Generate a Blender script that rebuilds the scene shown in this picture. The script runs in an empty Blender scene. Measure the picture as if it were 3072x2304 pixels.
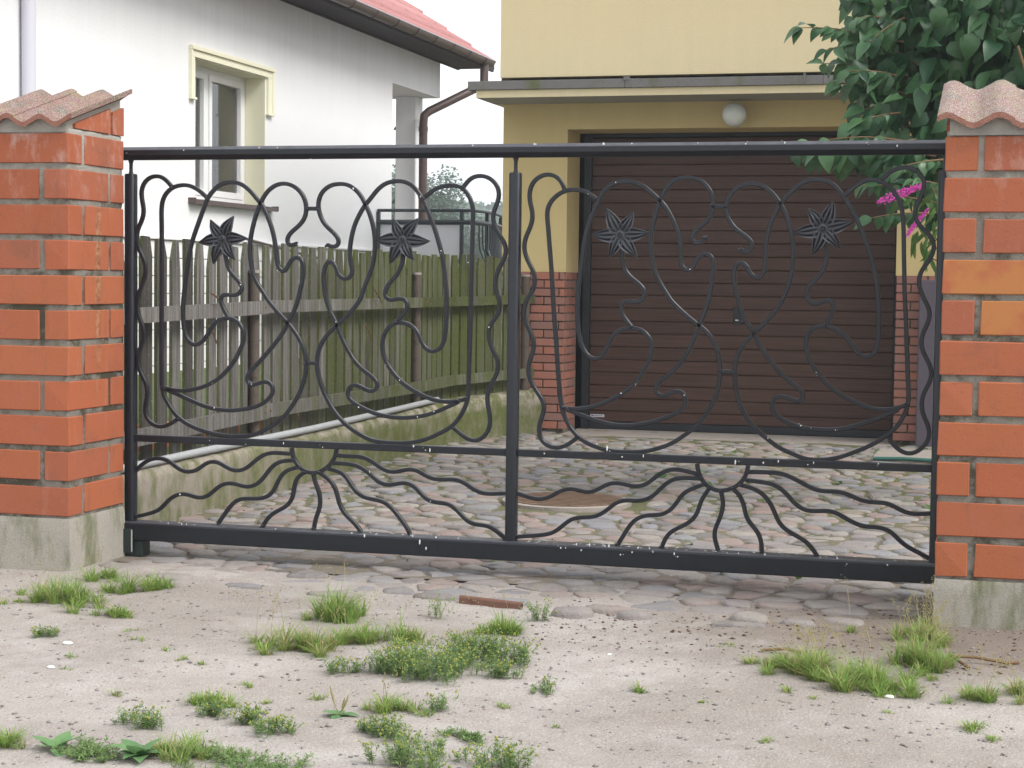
import bpy, bmesh, math, random
import numpy as np
from mathutils import Vector, Matrix, noise as mnoise
R = math.radians
random.seed(7); rng = np.random.default_rng(7)
scn = bpy.context.scene
COL = scn.collection
GZ = -1.28                      # ground height (the camera's eye is the origin)

# ------------------------------------------------------------------ camera
cam_d = bpy.data.cameras.new('camera'); cam = bpy.data.objects.new('camera', cam_d); COL.objects.link(cam)
_y, _p, _r = 0.269954, 0.0570508, 0.0121712
_rt = Vector((math.cos(_y), math.sin(_y), 0)); _fw = Vector((-math.sin(_y)*math.cos(_p), math.cos(_y)*math.cos(_p), -math.sin(_p)))
_up = _rt.cross(_fw)
_rt, _up = math.cos(_r)*_rt + math.sin(_r)*_up, -math.sin(_r)*_rt + math.cos(_r)*_up
cam.matrix_world = Matrix(((_rt.x, _up.x, -_fw.x, 0), (_rt.y, _up.y, -_fw.y, 0), (_rt.z, _up.z, -_fw.z, 0), (0, 0, 0, 1)))
cam_d.sensor_width = 36; cam_d.lens = 5386.4/3072*36; cam_d.clip_start = 0.1; cam_d.clip_end = 2000
scn.camera = cam
# ------------------------------------------------------------------ sky and sun (bright overcast)
SUN_EL, SUN_AZ = R(47), R(106)
w = bpy.data.worlds.new('World'); scn.world = w; w.use_nodes = True
nt = w.node_tree; nt.nodes.clear()
sky = nt.nodes.new('ShaderNodeTexSky'); sky.sky_type = 'NISHITA'; sky.sun_disc = False
sky.sun_elevation = SUN_EL; sky.sun_rotation = SUN_AZ; sky.dust_density = 5; sky.air_density = 1.0; sky.ozone_density = 1
bw = nt.nodes.new('ShaderNodeRGBToBW'); mx = nt.nodes.new('ShaderNodeMix'); mx.data_type = 'RGBA'; mx.inputs[0].default_value = 0.80
cl = nt.nodes.new('ShaderNodeMix'); cl.data_type = 'RGBA'; cl.inputs[0].default_value = 0.72; cl.inputs[7].default_value = (9.3, 9.6, 10.0, 1)
bg = nt.nodes.new('ShaderNodeBackground'); bg.inputs[1].default_value = 0.115
wo = nt.nodes.new('ShaderNodeOutputWorld')
L = nt.links.new
L(sky.outputs[0], bw.inputs[0]); L(sky.outputs[0], mx.inputs[6]); L(bw.outputs[0], mx.inputs[7])
L(mx.outputs[2], cl.inputs[6]); L(cl.outputs[2], bg.inputs[0]); L(bg.outputs[0], wo.inputs[0])
sd = bpy.data.lights.new('sun', 'SUN'); sd.energy = 1.75; sd.angle = R(25); sd.color = (1, 0.97, 0.92)
sun = bpy.data.objects.new('sun', sd); COL.objects.link(sun)
_sv = Vector((math.sin(SUN_AZ)*math.cos(SUN_EL), math.cos(SUN_AZ)*math.cos(SUN_EL), math.sin(SUN_EL)))
sun.rotation_euler = (-_sv).to_track_quat('-Z', 'Y').to_euler()
scn.view_settings.view_transform = 'Standard'; scn.view_settings.look = 'None'
scn.view_settings.exposure = 0.72; scn.view_settings.gamma = 1; scn.view_settings.use_curve_mapping = False

# ------------------------------------------------------------------ materials
class NT:
    def __init__(s, name):
        s.m = bpy.data.materials.new(name); s.m.use_nodes = True; s.t = s.m.node_tree; s.t.nodes.clear()
        s.b = s.n('ShaderNodeBsdfPrincipled'); s.o = s.n('ShaderNodeOutputMaterial'); s.l(s.b.outputs[0], s.o.inputs[0])
        s._geo = None
    def n(s, k): return s.t.nodes.new(k)
    def l(s, a, b): s.t.links.new(a, b)
    def setv(s, i, v):
        if hasattr(v, 'links') or isinstance(v, bpy.types.NodeSocket): s.l(v, i)
        else: i.default_value = (*v, 1) if isinstance(v, tuple) and len(v) == 3 and i.type == 'RGBA' else v
    def pos(s, scale=(1, 1, 1)):
        if s._geo is None: s._geo = s.n('ShaderNodeNewGeometry')
        if scale == (1, 1, 1): return s._geo.outputs['Position']
        m = s.n('ShaderNodeMapping'); m.inputs['Scale'].default_value = scale; s.l(s._geo.outputs['Position'], m.inputs[0]); return m.outputs[0]
    def objc(s, scale=(1, 1, 1)):
        tc = s.n('ShaderNodeTexCoord'); oi = s.n('ShaderNodeObjectInfo'); m = s.n('ShaderNodeMapping'); m.inputs['Scale'].default_value = scale
        v = s.n('ShaderNodeVectorMath'); v.operation = 'SCALE'; v.inputs[3].default_value = 37.0
        c = s.n('ShaderNodeCombineXYZ'); 
        for k in range(3): s.l(oi.outputs['Random'], c.inputs[k])
        s.l(c.outputs[0], v.inputs[0]); a = s.n('ShaderNodeVectorMath'); a.operation = 'ADD'
        s.l(tc.outputs['Object'], a.inputs[0]); s.l(v.outputs[0], a.inputs[1]); s.l(a.outputs[0], m.inputs[0]); return m.outputs[0]
    def noise(s, scale, detail=4, rough=.6, vec=None, dist=0):
        k = s.n('ShaderNodeTexNoise'); k.inputs['Scale'].default_value = scale; k.inputs['Detail'].default_value = detail
        k.inputs['Roughness'].default_value = rough; k.inputs['Distortion'].default_value = dist
        s.l(vec if vec is not None else s.pos(), k.inputs['Vector']); return k.outputs[0]
    def voro(s, scale, vec=None, out='Distance', feat='F1'):
        k = s.n('ShaderNodeTexVoronoi'); k.feature = feat; k.inputs['Scale'].default_value = scale
        s.l(vec if vec is not None else s.pos(), k.inputs['Vector']); return k.outputs[out]
    def ramp(s, f, stops, interp='LINEAR'):
        k = s.n('ShaderNodeValToRGB'); cr = k.color_ramp; cr.interpolation = interp
        while len(cr.elements) < len(stops): cr.elements.new(0.5)
        for e, (p, c) in zip(cr.elements, stops):
            e.position = p; e.color = (*c, 1) if isinstance(c, tuple) else (c, c, c, 1)
        s.l(f, k.inputs[0]); return k.outputs[0]
    def mix(s, f, a, b, mode='MIX'):
        k = s.n('ShaderNodeMix'); k.data_type = 'RGBA'; k.blend_type = mode
        s.setv(k.inputs[0], f); s.setv(k.inputs[6], a); s.setv(k.inputs[7], b); return k.outputs[2]
    def math(s, op, a, b=0.0, clamp=False):
        k = s.n('ShaderNodeMath'); k.operation = op; k.use_clamp = clamp; s.setv(k.inputs[0], a); s.setv(k.inputs[1], b); return k.outputs[0]
    def rand(s):
        g = s._geo or s.n('ShaderNodeNewGeometry'); s._geo = g; oi = s.n('ShaderNodeObjectInfo')
        return s.math('FRACT', s.math('ADD', g.outputs['Random Per Island'], s.math('MULTIPLY', oi.outputs['Random'], 7.31)))
    def sep(s, ax):
        k = s.n('ShaderNodeSeparateXYZ'); s.l(s.pos(), k.inputs[0]); return k.outputs[ax]
    def maprange(s, v, a, b, c=0, d=1):
        k = s.n('ShaderNodeMapRange'); s.setv(k.inputs[0], v)
        for i, q in enumerate((a, b, c, d)): k.inputs[i+1].default_value = q
        return k.outputs[0]
    def bump(s, h, strength=.5, dist=.01):
        k = s.n('ShaderNodeBump'); k.inputs['Strength'].default_value = strength; k.inputs['Distance'].default_value = dist
        s.l(h, k.inputs['Height']); s.l(k.outputs[0], s.b.inputs['Normal']); return s
    def done(s, col, rough=.8, spec=.3, metal=0, **kw):
        s.setv(s.b.inputs['Base Color'], col); s.setv(s.b.inputs['Roughness'], rough)
        s.b.inputs['Specular IOR Level'].default_value = spec; s.b.inputs['Metallic'].default_value = metal
        for k, v in kw.items(): s.setv(s.b.inputs[k.replace('_', ' ')], v)
        return s.m

def m_plain(name, col, rough=.6, spec=.3, var=.12, sc=6, bump=0, bs=80, metal=0):
    t = NT(name); f = t.noise(sc, 5, .6)
    c = t.mix(f, tuple(max(0, x*(1-var)) for x in col), tuple(min(1, x*(1+var)) for x in col))
    if bump: t.bump(t.noise(bs, 4, .7), bump, .004)
    return t.done(c, rough, spec, metal)

def mat_sand():
    t = NT('sand'); p = t.pos()
    big = t.noise(1.1, 5, .6); mid = t.noise(7, 5, .7); fine = t.noise(230, 3, .7); grit = t.voro(210, out='Color')
    g = t.n('ShaderNodeRGBToBW'); t.l(grit, g.inputs[0])
    c = t.mix(t.ramp(big, [(.40, 0), (.58, 1)]), (.272, .246, .222), (.372, .345, .322))
    c = t.mix(t.ramp(mid, [(.42, 0), (.72, .75)]), c, (.26, .222, .195))
    pat = t.noise(2.6, 6, .7, dist=.8); c = t.mix(t.ramp(pat, [(.58, 0), (.68, .5)]), c, (.24, .195, .165))
    rut = t.noise(1, 5, .6, vec=t.pos((.7, 3.2, 1))); c = t.mix(t.ramp(rut, [(.52, 0), (.64, .35)]), c, (.235, .20, .18)); c = t.mix(t.ramp(t.noise(.9, 3, .5), [(.50, 0), (.60, .25)]), c, (.44, .40, .37))
    c = t.mix(t.ramp(fine, [(.35, .30), (.52, 0)]), c, (.22, .18, .16))
    c = t.mix(t.ramp(fine, [(.55, 0), (.72, .45)]), c, (.68, .62, .57))
    c = t.mix(t.ramp(g.outputs[0], [(.82, 0), (.88, .35)]), c, (.56, .52, .48))
    c = t.mix(t.ramp(g.outputs[0], [(.12, .55), (.2, 0)]), c, (.20, .16, .14))
    # brown litter-stained soil by the right-hand pillar and along the paving
    x = t.maprange(t.sep(0), -1.6, -.1); y = t.maprange(t.sep(1), 5.8, 6.6)
    d = t.math('MULTIPLY', x, y); d = t.math('MULTIPLY', d, t.ramp(mid, [(.3, .45), (.5, 1)]))
    c = t.mix(t.math('MULTIPLY', d, 1.5, True), c, t.mix(fine, (.10, .08, .065), (.27, .225, .19)))
    t.bump(t.math('ADD', t.math('MULTIPLY', fine, .5), t.math('ADD', t.math('MULTIPLY', mid, 1.2), t.voro(90))), .55, .006)
    return t.done(c, .95, .15)

def mat_bed():
    t = NT('paving_joint_soil'); n1 = t.noise(3.2, 5, .65); n2 = t.noise(120, 3, .7); n3 = t.noise(18, 4, .7)
    soil = t.mix(n2, (.10, .085, .07), (.29, .25, .21))
    moss = t.mix(n2, (.055, .068, .020), (.145, .155, .055))
    far = t.maprange(t.sep(1), 7.8, 10.5)
    f = t.math('MULTIPLY', t.ramp(t.math('ADD', t.math('MULTIPLY', n1, .6), t.math('MULTIPLY', n3, .4)), [(.36, 0), (.50, 1)]), t.math('ADD', t.math('MULTIPLY', far, .80), .08), True)
    t.bump(t.math('ADD', n3, n2), .6, .01)
    return t.done(t.mix(f, soil, moss), .95, .1)

def mat_stone():
    t = NT('field_stone'); r = t.rand(); n1 = t.noise(14, 5, .7); n2 = t.noise(170, 3, .75)
    c = t.ramp(r, [(0, (.31, .27, .27)), (.16, (.33, .205, .18)), (.28, (.20, .205, .24)), (.42, (.38, .34, .31)), (.52, (.135, .125, .135)), (.60, (.36, .245, .215)), (.70, (.28, .29, .33)), (.82, (.42, .37, .33)), (.92, (.19, .165, .165)), (1, (.40, .30, .18))], 'CONSTANT')
    c = t.mix(t.ramp(n1, [(.3, .45), (.6, 0)]), c, (.17, .145, .13))
    c = t.mix(t.ramp(n2, [(.55, 0), (.70, .5)]), c, (.62, .58, .55)); c = t.mix(t.ramp(n2, [(.32, .5), (.44, 0)]), c, (.13, .11, .11))
    dust = t.math('MULTIPLY', t.maprange(t.sep(1), 9.4, 6.9), t.ramp(t.noise(9, 5, .75), [(.40, 0), (.60, .85)]))
    c = t.mix(dust, c, (.305, .275, .245))
    c = t.mix(t.math('MULTIPLY', t.ramp(t.noise(4.3, 5, .7), [(.50, 0), (.66, .8)]), t.maprange(t.sep(1), 8, 11)), c, (.15, .165, .06))
    c = t.mix(.46, c, (.205, .188, .175))
    t.bump(t.math('ADD', n1, t.math('ADD', t.math('MULTIPLY', n2, .35), t.noise(45, 4, .7))), .7, .012)
    return t.done(c, .85, .25)

def streak(t, c):
    """rusty run-off stain below the hinge bolts on the left pillar's inner side"""
    y = t.sep(1); z = t.sep(2); x = t.sep(0); wob = t.math('MULTIPLY', t.math('SUBTRACT', t.noise(6, 3), .5), .03)
    d = t.math('ABSOLUTE', t.math('SUBTRACT', t.math('ADD', y, wob), 7.175)); m = t.math('MULTIPLY', t.maprange(d, .034, .006), t.maprange(x, -3.915, -3.90)); m = t.math('MULTIPLY', m, t.maprange(x, -3.86, -3.88))
    zz_ = t.math('MULTIPLY', t.maprange(z, .33, .26), t.maprange(z, -.62, .0)); m = t.math('MULTIPLY', m, zz_, True)
    col = t.ramp(t.noise(34, 4, .7), [(.4, (.16, .06, .03)), (.6, (.42, .24, .13)), (.7, (.5, .38, .28))])
    return t.mix(t.math('MULTIPLY', m, .85), c, col)

def mat_brick():
    t = NT('brick'); r = t.rand(); n1 = t.noise(9, 5, .65); n2 = t.noise(150, 3, .7)
    c = t.ramp(r, [(0, (.315, .088, .038)), (.25, (.37, .105, .045)), (.5, (.325, .098, .05)), (.72, (.38, .115, .047)), (1, (.35, .102, .046))])
    c = t.mix(t.ramp(n1, [(.48, 0), (.75, .55)]), c, (.36, .115, .07))
    c = t.mix(t.ramp(t.noise(3.3, 6, .75, dist=.6), [(.55, 0), (.74, .6)]), c, (.15, .075, .05))
    c = t.mix(t.math('MULTIPLY', t.maprange(t.sep(2), .25, .6), t.ramp(t.noise(11, 5, .7, vec=t.pos((1, 1, .5))), [(.52, 0), (.68, .55)])), c, (.55, .42, .38))
    drip = t.noise(1, 5, .7, vec=t.pos((22, 22, 1.6))); c = t.mix(t.ramp(drip, [(.60, 0), (.80, .45)]), c, (.44, .25, .18)); c = t.mix(t.ramp(t.noise(1, 5, .7, vec=t.pos((14, 14, 2.2))), [(.60, 0), (.76, .5)]), c, (.13, .07, .05))
    c = t.mix(t.ramp(n2, [(.64, 0), (.76, .4)]), c, (.60, .38, .30)); pit = t.noise(95, 3, .8); c = t.mix(t.ramp(pit, [(.30, .6), (.40, 0)]), c, (.12, .05, .03))
    c = streak(t, c)
    t.bump(t.math('ADD', t.math('MULTIPLY', n2, .4), t.math('ADD', n1, pit)), .3, .004)
    return t.done(c, .7, .3)

def mat_mortar():
    t = NT('mortar'); n2 = t.noise(160, 4, .8); n1 = t.noise(6, 5, .7)
    c = t.mix(n2, (.12, .11, .09), (.40, .365, .315))
    c = t.mix(t.ramp(n1, [(.47, 0), (.60, .85)]), c, (.06, .052, .032)); c = t.mix(t.ramp(t.noise(11, 4, .7), [(.62, 0), (.72, .7)]), c, (.16, .16, .05))
    c = t.mix(t.math('MULTIPLY', t.maprange(t.sep(2), .25, .65), .7), c, (.58, .55, .49))
    t.bump(n2, .9, .01); return t.done(c, .95, .1)

def mat_concrete(name, base, green=.5, gscale=1.8):
    t = NT(name); n1 = t.noise(3, 6, .65); n2 = t.noise(140, 4, .75)
    c = t.mix(n1, tuple(v*.80 for v in base), tuple(v*1.15 for v in base))
    c = t.mix(t.ramp(n2, [(.35, .35), (.5, 0)]), c, tuple(v*.5 for v in base)); c = t.mix(t.ramp(n2, [(.56, 0), (.7, .4)]), c, tuple(min(.9, v*1.6) for v in base))
    st = t.noise(1, 6, .7, vec=t.pos((7, 7, gscale)))
    gm = t.mix(t.noise(40, 3), (.06, .075, .022), (.14, .155, .05))
    if name == 'curb_concrete': c = t.mix(t.math('MULTIPLY', t.maprange(t.sep(1), 8.6, 11.2), t.ramp(t.noise(4.5, 6, .75), [(.34, .25), (.56, .95)])), c, gm); c = t.mix(t.math('MULTIPLY', t.maprange(t.sep(2), -1.05, -.99), t.ramp(t.noise(10, 5, .75), [(.42, 0), (.55, .85)])), c, (.36, .31, .27))
    c = t.mix(t.ramp(st, [(.62-green*.34, 0), (.80-green*.30, .85)]), c, gm)
    c = t.mix(t.ramp(t.noise(5, 5, .7), [(.62, 0), (.74, .6)]), c, tuple(v*.38 for v in base))
    t.bump(t.math('ADD', n2, t.math('MULTIPLY', n1, .8)), .5, .008)
    return t.done(c, .92, .15)

def mat_tile():
    t = NT('cap_tile'); n1 = t.noise(7, 5, .7); n2 = t.noise(210, 2, .8); n3 = t.noise(18, 4, .7)
    c = t.mix(n1, (.19, .10, .082), (.30, .172, .148))
    c = t.mix(t.ramp(n3, [(.50, 0), (.60, .8)]), c, (.26, .20, .09)); c = t.mix(t.ramp(t.noise(9, 5, .7), [(.54, 0), (.64, .8)]), c, (.13, .125, .10))
    c = t.mix(t.math('MULTIPLY', t.ramp(n2, [(.52, 0), (.60, .95)]), t.math('ADD', t.maprange(t.sep(0), -3, -.4, .45, 1), t.ramp(n1, [(.4, -.25), (.6, .25)]), True)), c, (.58, .54, .51)); c = t.mix(t.ramp(n2, [(.36, .6), (.46, 0)]), c, (.11, .07, .06))
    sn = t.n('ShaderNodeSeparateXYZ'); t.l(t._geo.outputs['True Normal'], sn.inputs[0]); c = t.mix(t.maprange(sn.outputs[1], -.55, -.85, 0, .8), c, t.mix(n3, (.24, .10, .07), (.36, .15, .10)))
    t.bump(n2, 1.0, .006); return t.done(c, .85, .25)

def mat_iron(name='painted_iron', edge=False):
    t = NT(name); n = t.noise(40, 4, .6)
    c = t.mix(n, (.006, .0075, .012), (.011, .0135, .0195)); c = t.mix(t.ramp(t.noise(9, 6, .8), [(.66, 0), (.76, .35)]), c, (.03, .028, .026))
    sn = t.n('ShaderNodeSeparateXYZ'); t.l(t._geo.outputs['True Normal'], sn.inputs[0]); c = t.mix(t.math('MULTIPLY', t.maprange(sn.outputs[2], .55, .9), t.ramp(t.noise(30, 4, .7), [(.35, .35), (.65, .8)])), c, (.085, .083, .10))  # up-facing iron: dust, tinted blue to put the sky's sheen into the colour
    if edge: c = t.mix(t.ramp(t._geo.outputs['Pointiness'], [(.50, 0), (.60, .8)]), c, (.085, .09, .105))  # petal ridges lightened: their highlights are mixed into the colour
    t.bump(t.noise(70, 3, .6), .12, .002)
    return t.done(c, t.ramp(n, [(.3, .28), (.7, .40)]), .42)

def mat_plaster(name, col, streak_col=(.3, .27, .24), z0=0, z1=1, bumps=.5, scale=90):
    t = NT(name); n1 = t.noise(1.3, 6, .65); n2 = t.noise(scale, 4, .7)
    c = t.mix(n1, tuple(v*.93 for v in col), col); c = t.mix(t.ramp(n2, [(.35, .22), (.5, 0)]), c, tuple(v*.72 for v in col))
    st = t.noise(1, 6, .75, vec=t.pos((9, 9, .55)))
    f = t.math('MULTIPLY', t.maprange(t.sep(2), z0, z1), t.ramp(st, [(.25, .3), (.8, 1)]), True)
    c = t.mix(t.math('MULTIPLY', f, .46), c, streak_col)
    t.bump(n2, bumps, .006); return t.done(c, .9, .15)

def mat_oldwood():
    t = NT('weathered_wood'); v = t.pos((60, 60, 2.2)); g = t.noise(1, 6, .7, vec=v); r = t.rand()
    c = t.mix(t.ramp(g, [(.3, 0), (.7, 1)]), (.055, .050, .046), (.25, .235, .222))
    c = t.mix(t.ramp(r, [(0, .80), (.35, .45), (.6, 0), (1, .2)]), c, (.030, .026, .022))
    mz = t.noise(1, 5, .75, vec=t.pos((9, 9, 1.1)))
    far = t.maprange(t.sep(1), 8.2, 12.5, -.09, .17)
    sn = t.n('ShaderNodeSeparateXYZ'); t.l(t._geo.outputs['True Normal'], sn.inputs[0]); side = t.maprange(sn.outputs[1], -.5, -.9)
    f = t.math('ADD', t.ramp(t.math('ADD', mz, far), [(.52, 0), (.70, .85)]), t.math('MULTIPLY', side, .55), True)
    c = t.mix(f, c, t.mix(t.noise(50, 3), (.038, .048, .014), (.115, .135, .036)))
    c = t.mix(t.ramp(t.noise(130, 2), [(.68, 0), (.73, .6)]), c, (.55, .55, .5))
    t.bump(g, .8, .006); return t.done(c, .9, .12)

def mat_doorwood():
    t = NT('brown_door_laminate'); g = t.noise(1, 5, .65, vec=t.pos((1.6, 8, 75))); r = t.rand()
    c = t.mix(t.ramp(g, [(.3, 0), (.72, 1)]), (.056, .029, .022), (.112, .064, .050)); c = t.mix(t.ramp(r, [(0, .3), (1, 0)]), c, (.030, .021, .018))
    t.bump(g, .15, .003); return t.done(c, .45, .22)

def mat_leaf(name, a, b, trans=.25, rough=.45, spec=.4):
    t = NT(name); r = t.rand(); c = t.mix(r, a, b)
    c = t.mix(t.ramp(t.noise(30, 4), [(.45, 0), (.75, .4)]), c, tuple(v*.6 for v in a))
    t.done(c, rough, spec)
    tr = t.n('ShaderNodeBsdfTranslucent'); t.l(t.mix(.5, c, b), tr.inputs[0]); ms = t.n('ShaderNodeMixShader'); ms.inputs[0].default_value = trans
    t.l(t.b.outputs[0], ms.inputs[1]); t.l(tr.outputs[0], ms.inputs[2]); t.l(ms.outputs[0], t.o.inputs[0]); return t.m

def mat_glass():
    t = NT('window_glass'); g = t.n('ShaderNodeBsdfGlossy'); g.inputs['Roughness'].default_value = .02; tr = t.n('ShaderNodeBsdfTransparent')
    fr = t.n('ShaderNodeFresnel'); fr.inputs[0].default_value = 1.7; ms = t.n('ShaderNodeMixShader'); t.l(t.math('ADD', fr.outputs[0], .10, True), ms.inputs[0])
    t.l(tr.outputs[0], ms.inputs[1]); t.l(g.outputs[0], ms.inputs[2]); t.l(ms.outputs[0], t.o.inputs[0]); return t.m

def mat_rooftile():
    t = NT('roof_tile'); n = t.noise(3, 5, .7); r = t.rand(); c = t.mix(r, (.36, .155, .15), (.42, .20, .19))
    c = t.mix(t.ramp(n, [(.5, 0), (.7, .6)]), c, (.21, .115, .09)); t.bump(t.noise(90, 3), .3, .004); return t.done(c, .75, .3)

def mat_rust(name, a, b):
    t = NT(name); n = t.noise(60, 5, .8); c = t.mix(n, a, b); c = t.mix(t.ramp(t.noise(14, 4), [(.55, 0), (.7, .6)]), c, tuple(v*.5 for v in a)); t.bump(n, .5, .005); return t.done(c, .85, .25)

M = dict(
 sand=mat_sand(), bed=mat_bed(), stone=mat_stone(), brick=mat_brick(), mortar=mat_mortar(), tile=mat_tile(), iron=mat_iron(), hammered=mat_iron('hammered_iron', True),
 plinth=mat_concrete('plinth_concrete', (.36, .335, .29), .42, 2.0), curb=mat_concrete('curb_concrete', (.29, .255, .215), .60, 3.2),
 slab=mat_concrete('slab_concrete', (.34, .30, .27), .12), white=mat_plaster('white_plaster', (.84, .84, .85), (.44, .42, .40), 1.5, 2.5, .4, 60),  # white wall: grime streaks below the eave, with some eave shade in their colour
 yellow=mat_plaster('yellow_plaster', (.73, .615, .375), (.45, .43, .31), 2.6, 1.5, .4, 110), yellow_lo=mat_plaster('yellow_plaster_lower', (.63, .50, .245), (.40, .32, .17), -.2, 1.6, .4, 110),  # upper wall stained towards its foot, lower wall darker towards the canopy
 cream=m_plain('cream_trim', (.78, .755, .58), .7, .2, .05), pvc=m_plain('white_plastic', (.80, .80, .80), .35, .4, .03),
 glass=mat_glass(), brown=m_plain('brown_metal', (.085, .055, .05), .4, .45, .2, 9), brownlo=m_plain('brown_boards', (.040, .032, .034), .7, .2, .3, 9),
 fascia=mat_concrete('grey_fascia_sheet', (.17, .165, .16), .30, 3), under=m_plain('grey_soffit', (.33, .32, .29), .8, .15, .12, 3, .3),
 dark=m_plain('dark_gap', (.012, .012, .013), .8, .1, .2), doorframe=m_plain('dark_frame', (.017, .021, .026), .45, .4, .2),
 wood=mat_oldwood(), door=mat_doorwood(), roof=mat_rooftile(), galv=m_plain('galvanised_pipe', (.36, .37, .38), .5, .4, .2, 40, .4, 90),
 rustbar=mat_rust('rusty_metal', (.12, .058, .042), (.20, .11, .08)), rustlid=mat_rust('rusty_lid', (.115, .070, .048), (.22, .15, .105)), rustpost=mat_rust('rusty_post', (.075, .06, .05), (.13, .105, .085)),
 globe=m_plain('opal_glass', (.66, .68, .64), .18, .5, .03), gateg=m_plain('dark_green_metal', (.018, .03, .028), .45, .4, .3, 30),
 chrome=m_plain('bright_metal', (.7, .72, .74), .25, .6, .1, metal=.7), drop=m_plain('dried_droppings', (.78, .78, .74), .8, .2, .15, 60),
 violet=m_plain('violet_grey_render', (.105, .09, .11), .8, .2, .15, 5, .3), sockb=None,
 leaf=mat_leaf('dark_leaf', (.022, .075, .034), (.072, .165, .060), .26, .38, .45), leafl=mat_leaf('light_leaf', (.05, .12, .03), (.12, .22, .06), .35),
 grass=mat_leaf('grass_blade', (.12, .235, .04), (.33, .45, .12), .4, .55, .3), straw=mat_leaf('straw_blade', (.30, .26, .11), (.45, .40, .20), .3, .6, .2),
 weed=mat_leaf('weed_leaf', (.11, .20, .07), (.24, .33, .12), .3, .6, .2), knob=mat_leaf('weed_flower_head', (.26, .29, .05), (.38, .38, .09), .2, .7, .2),
 plantain=mat_leaf('plantain_leaf', (.10, .21, .08), (.17, .31, .12), .25, .5, .3), twig=m_plain('twig_bark', (.16, .10, .055), .8, .2, .3, 40),
 farleaf=mat_leaf('distant_foliage', (.08, .14, .10), (.14, .21, .14), .25, .7, .1), lawn=m_plain('lawn_soil', (.10, .13, .05), .95, .1, .4, 5, .6, 40),  # farleaf is paled to put some haze into its colour
 mag=mat_leaf('magenta_petal', (.50, .035, .33), (.78, .13, .55), .35, .5, .3), red=mat_leaf('red_petal', (.65, .03, .02), (.8, .08, .05), .3, .5, .3),
 balc=m_plain('balcony_metal', (.030, .04, .045), .45, .4, .2), panel=m_plain('pale_sheet', (.66, .66, .69), .7, .2, .06, 4), hose=m_plain('green_hose', (.03, .11, .09), .4, .4, .1),
 litter=m_plain('dry_litter', (.10, .06, .04), .9, .15, .5, 90), terracotta=m_plain('terracotta', (.48, .17, .07), .8, .2, .25, 12, .4), room=m_plain('room_wall', (.30, .28, .18), .9, .1, .2, 2), rooml=m_plain('room_curtain', (.50, .48, .33), .9, .1, .1, 4),
 plate=m_plain('label_plate', (.60, .61, .66), .4, .3, .05), ink=m_plain('label_ink', (.05, .05, .10), .5, .3, .1), soil=m_plain('garden_soil', (.17, .15, .11), .95, .1, .4, 8, .6, 60),
)
def mat_sock():
    t = NT('clinker_brick'); r = t.rand(); n2 = t.noise(120, 3, .7)
    c = t.ramp(r, [(0, (.25, .125, .10)), (.35, (.33, .135, .10)), (.65, (.27, .15, .125)), (.85, (.38, .15, .10)), (1, (.36, .16, .12))]); c = t.mix(t.ramp(n2, [(.55, 0), (.75, .3)]), c, (.42, .30, .26))
    return t.done(c, .7, .3)
M['sockb'] = mat_sock()

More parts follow.
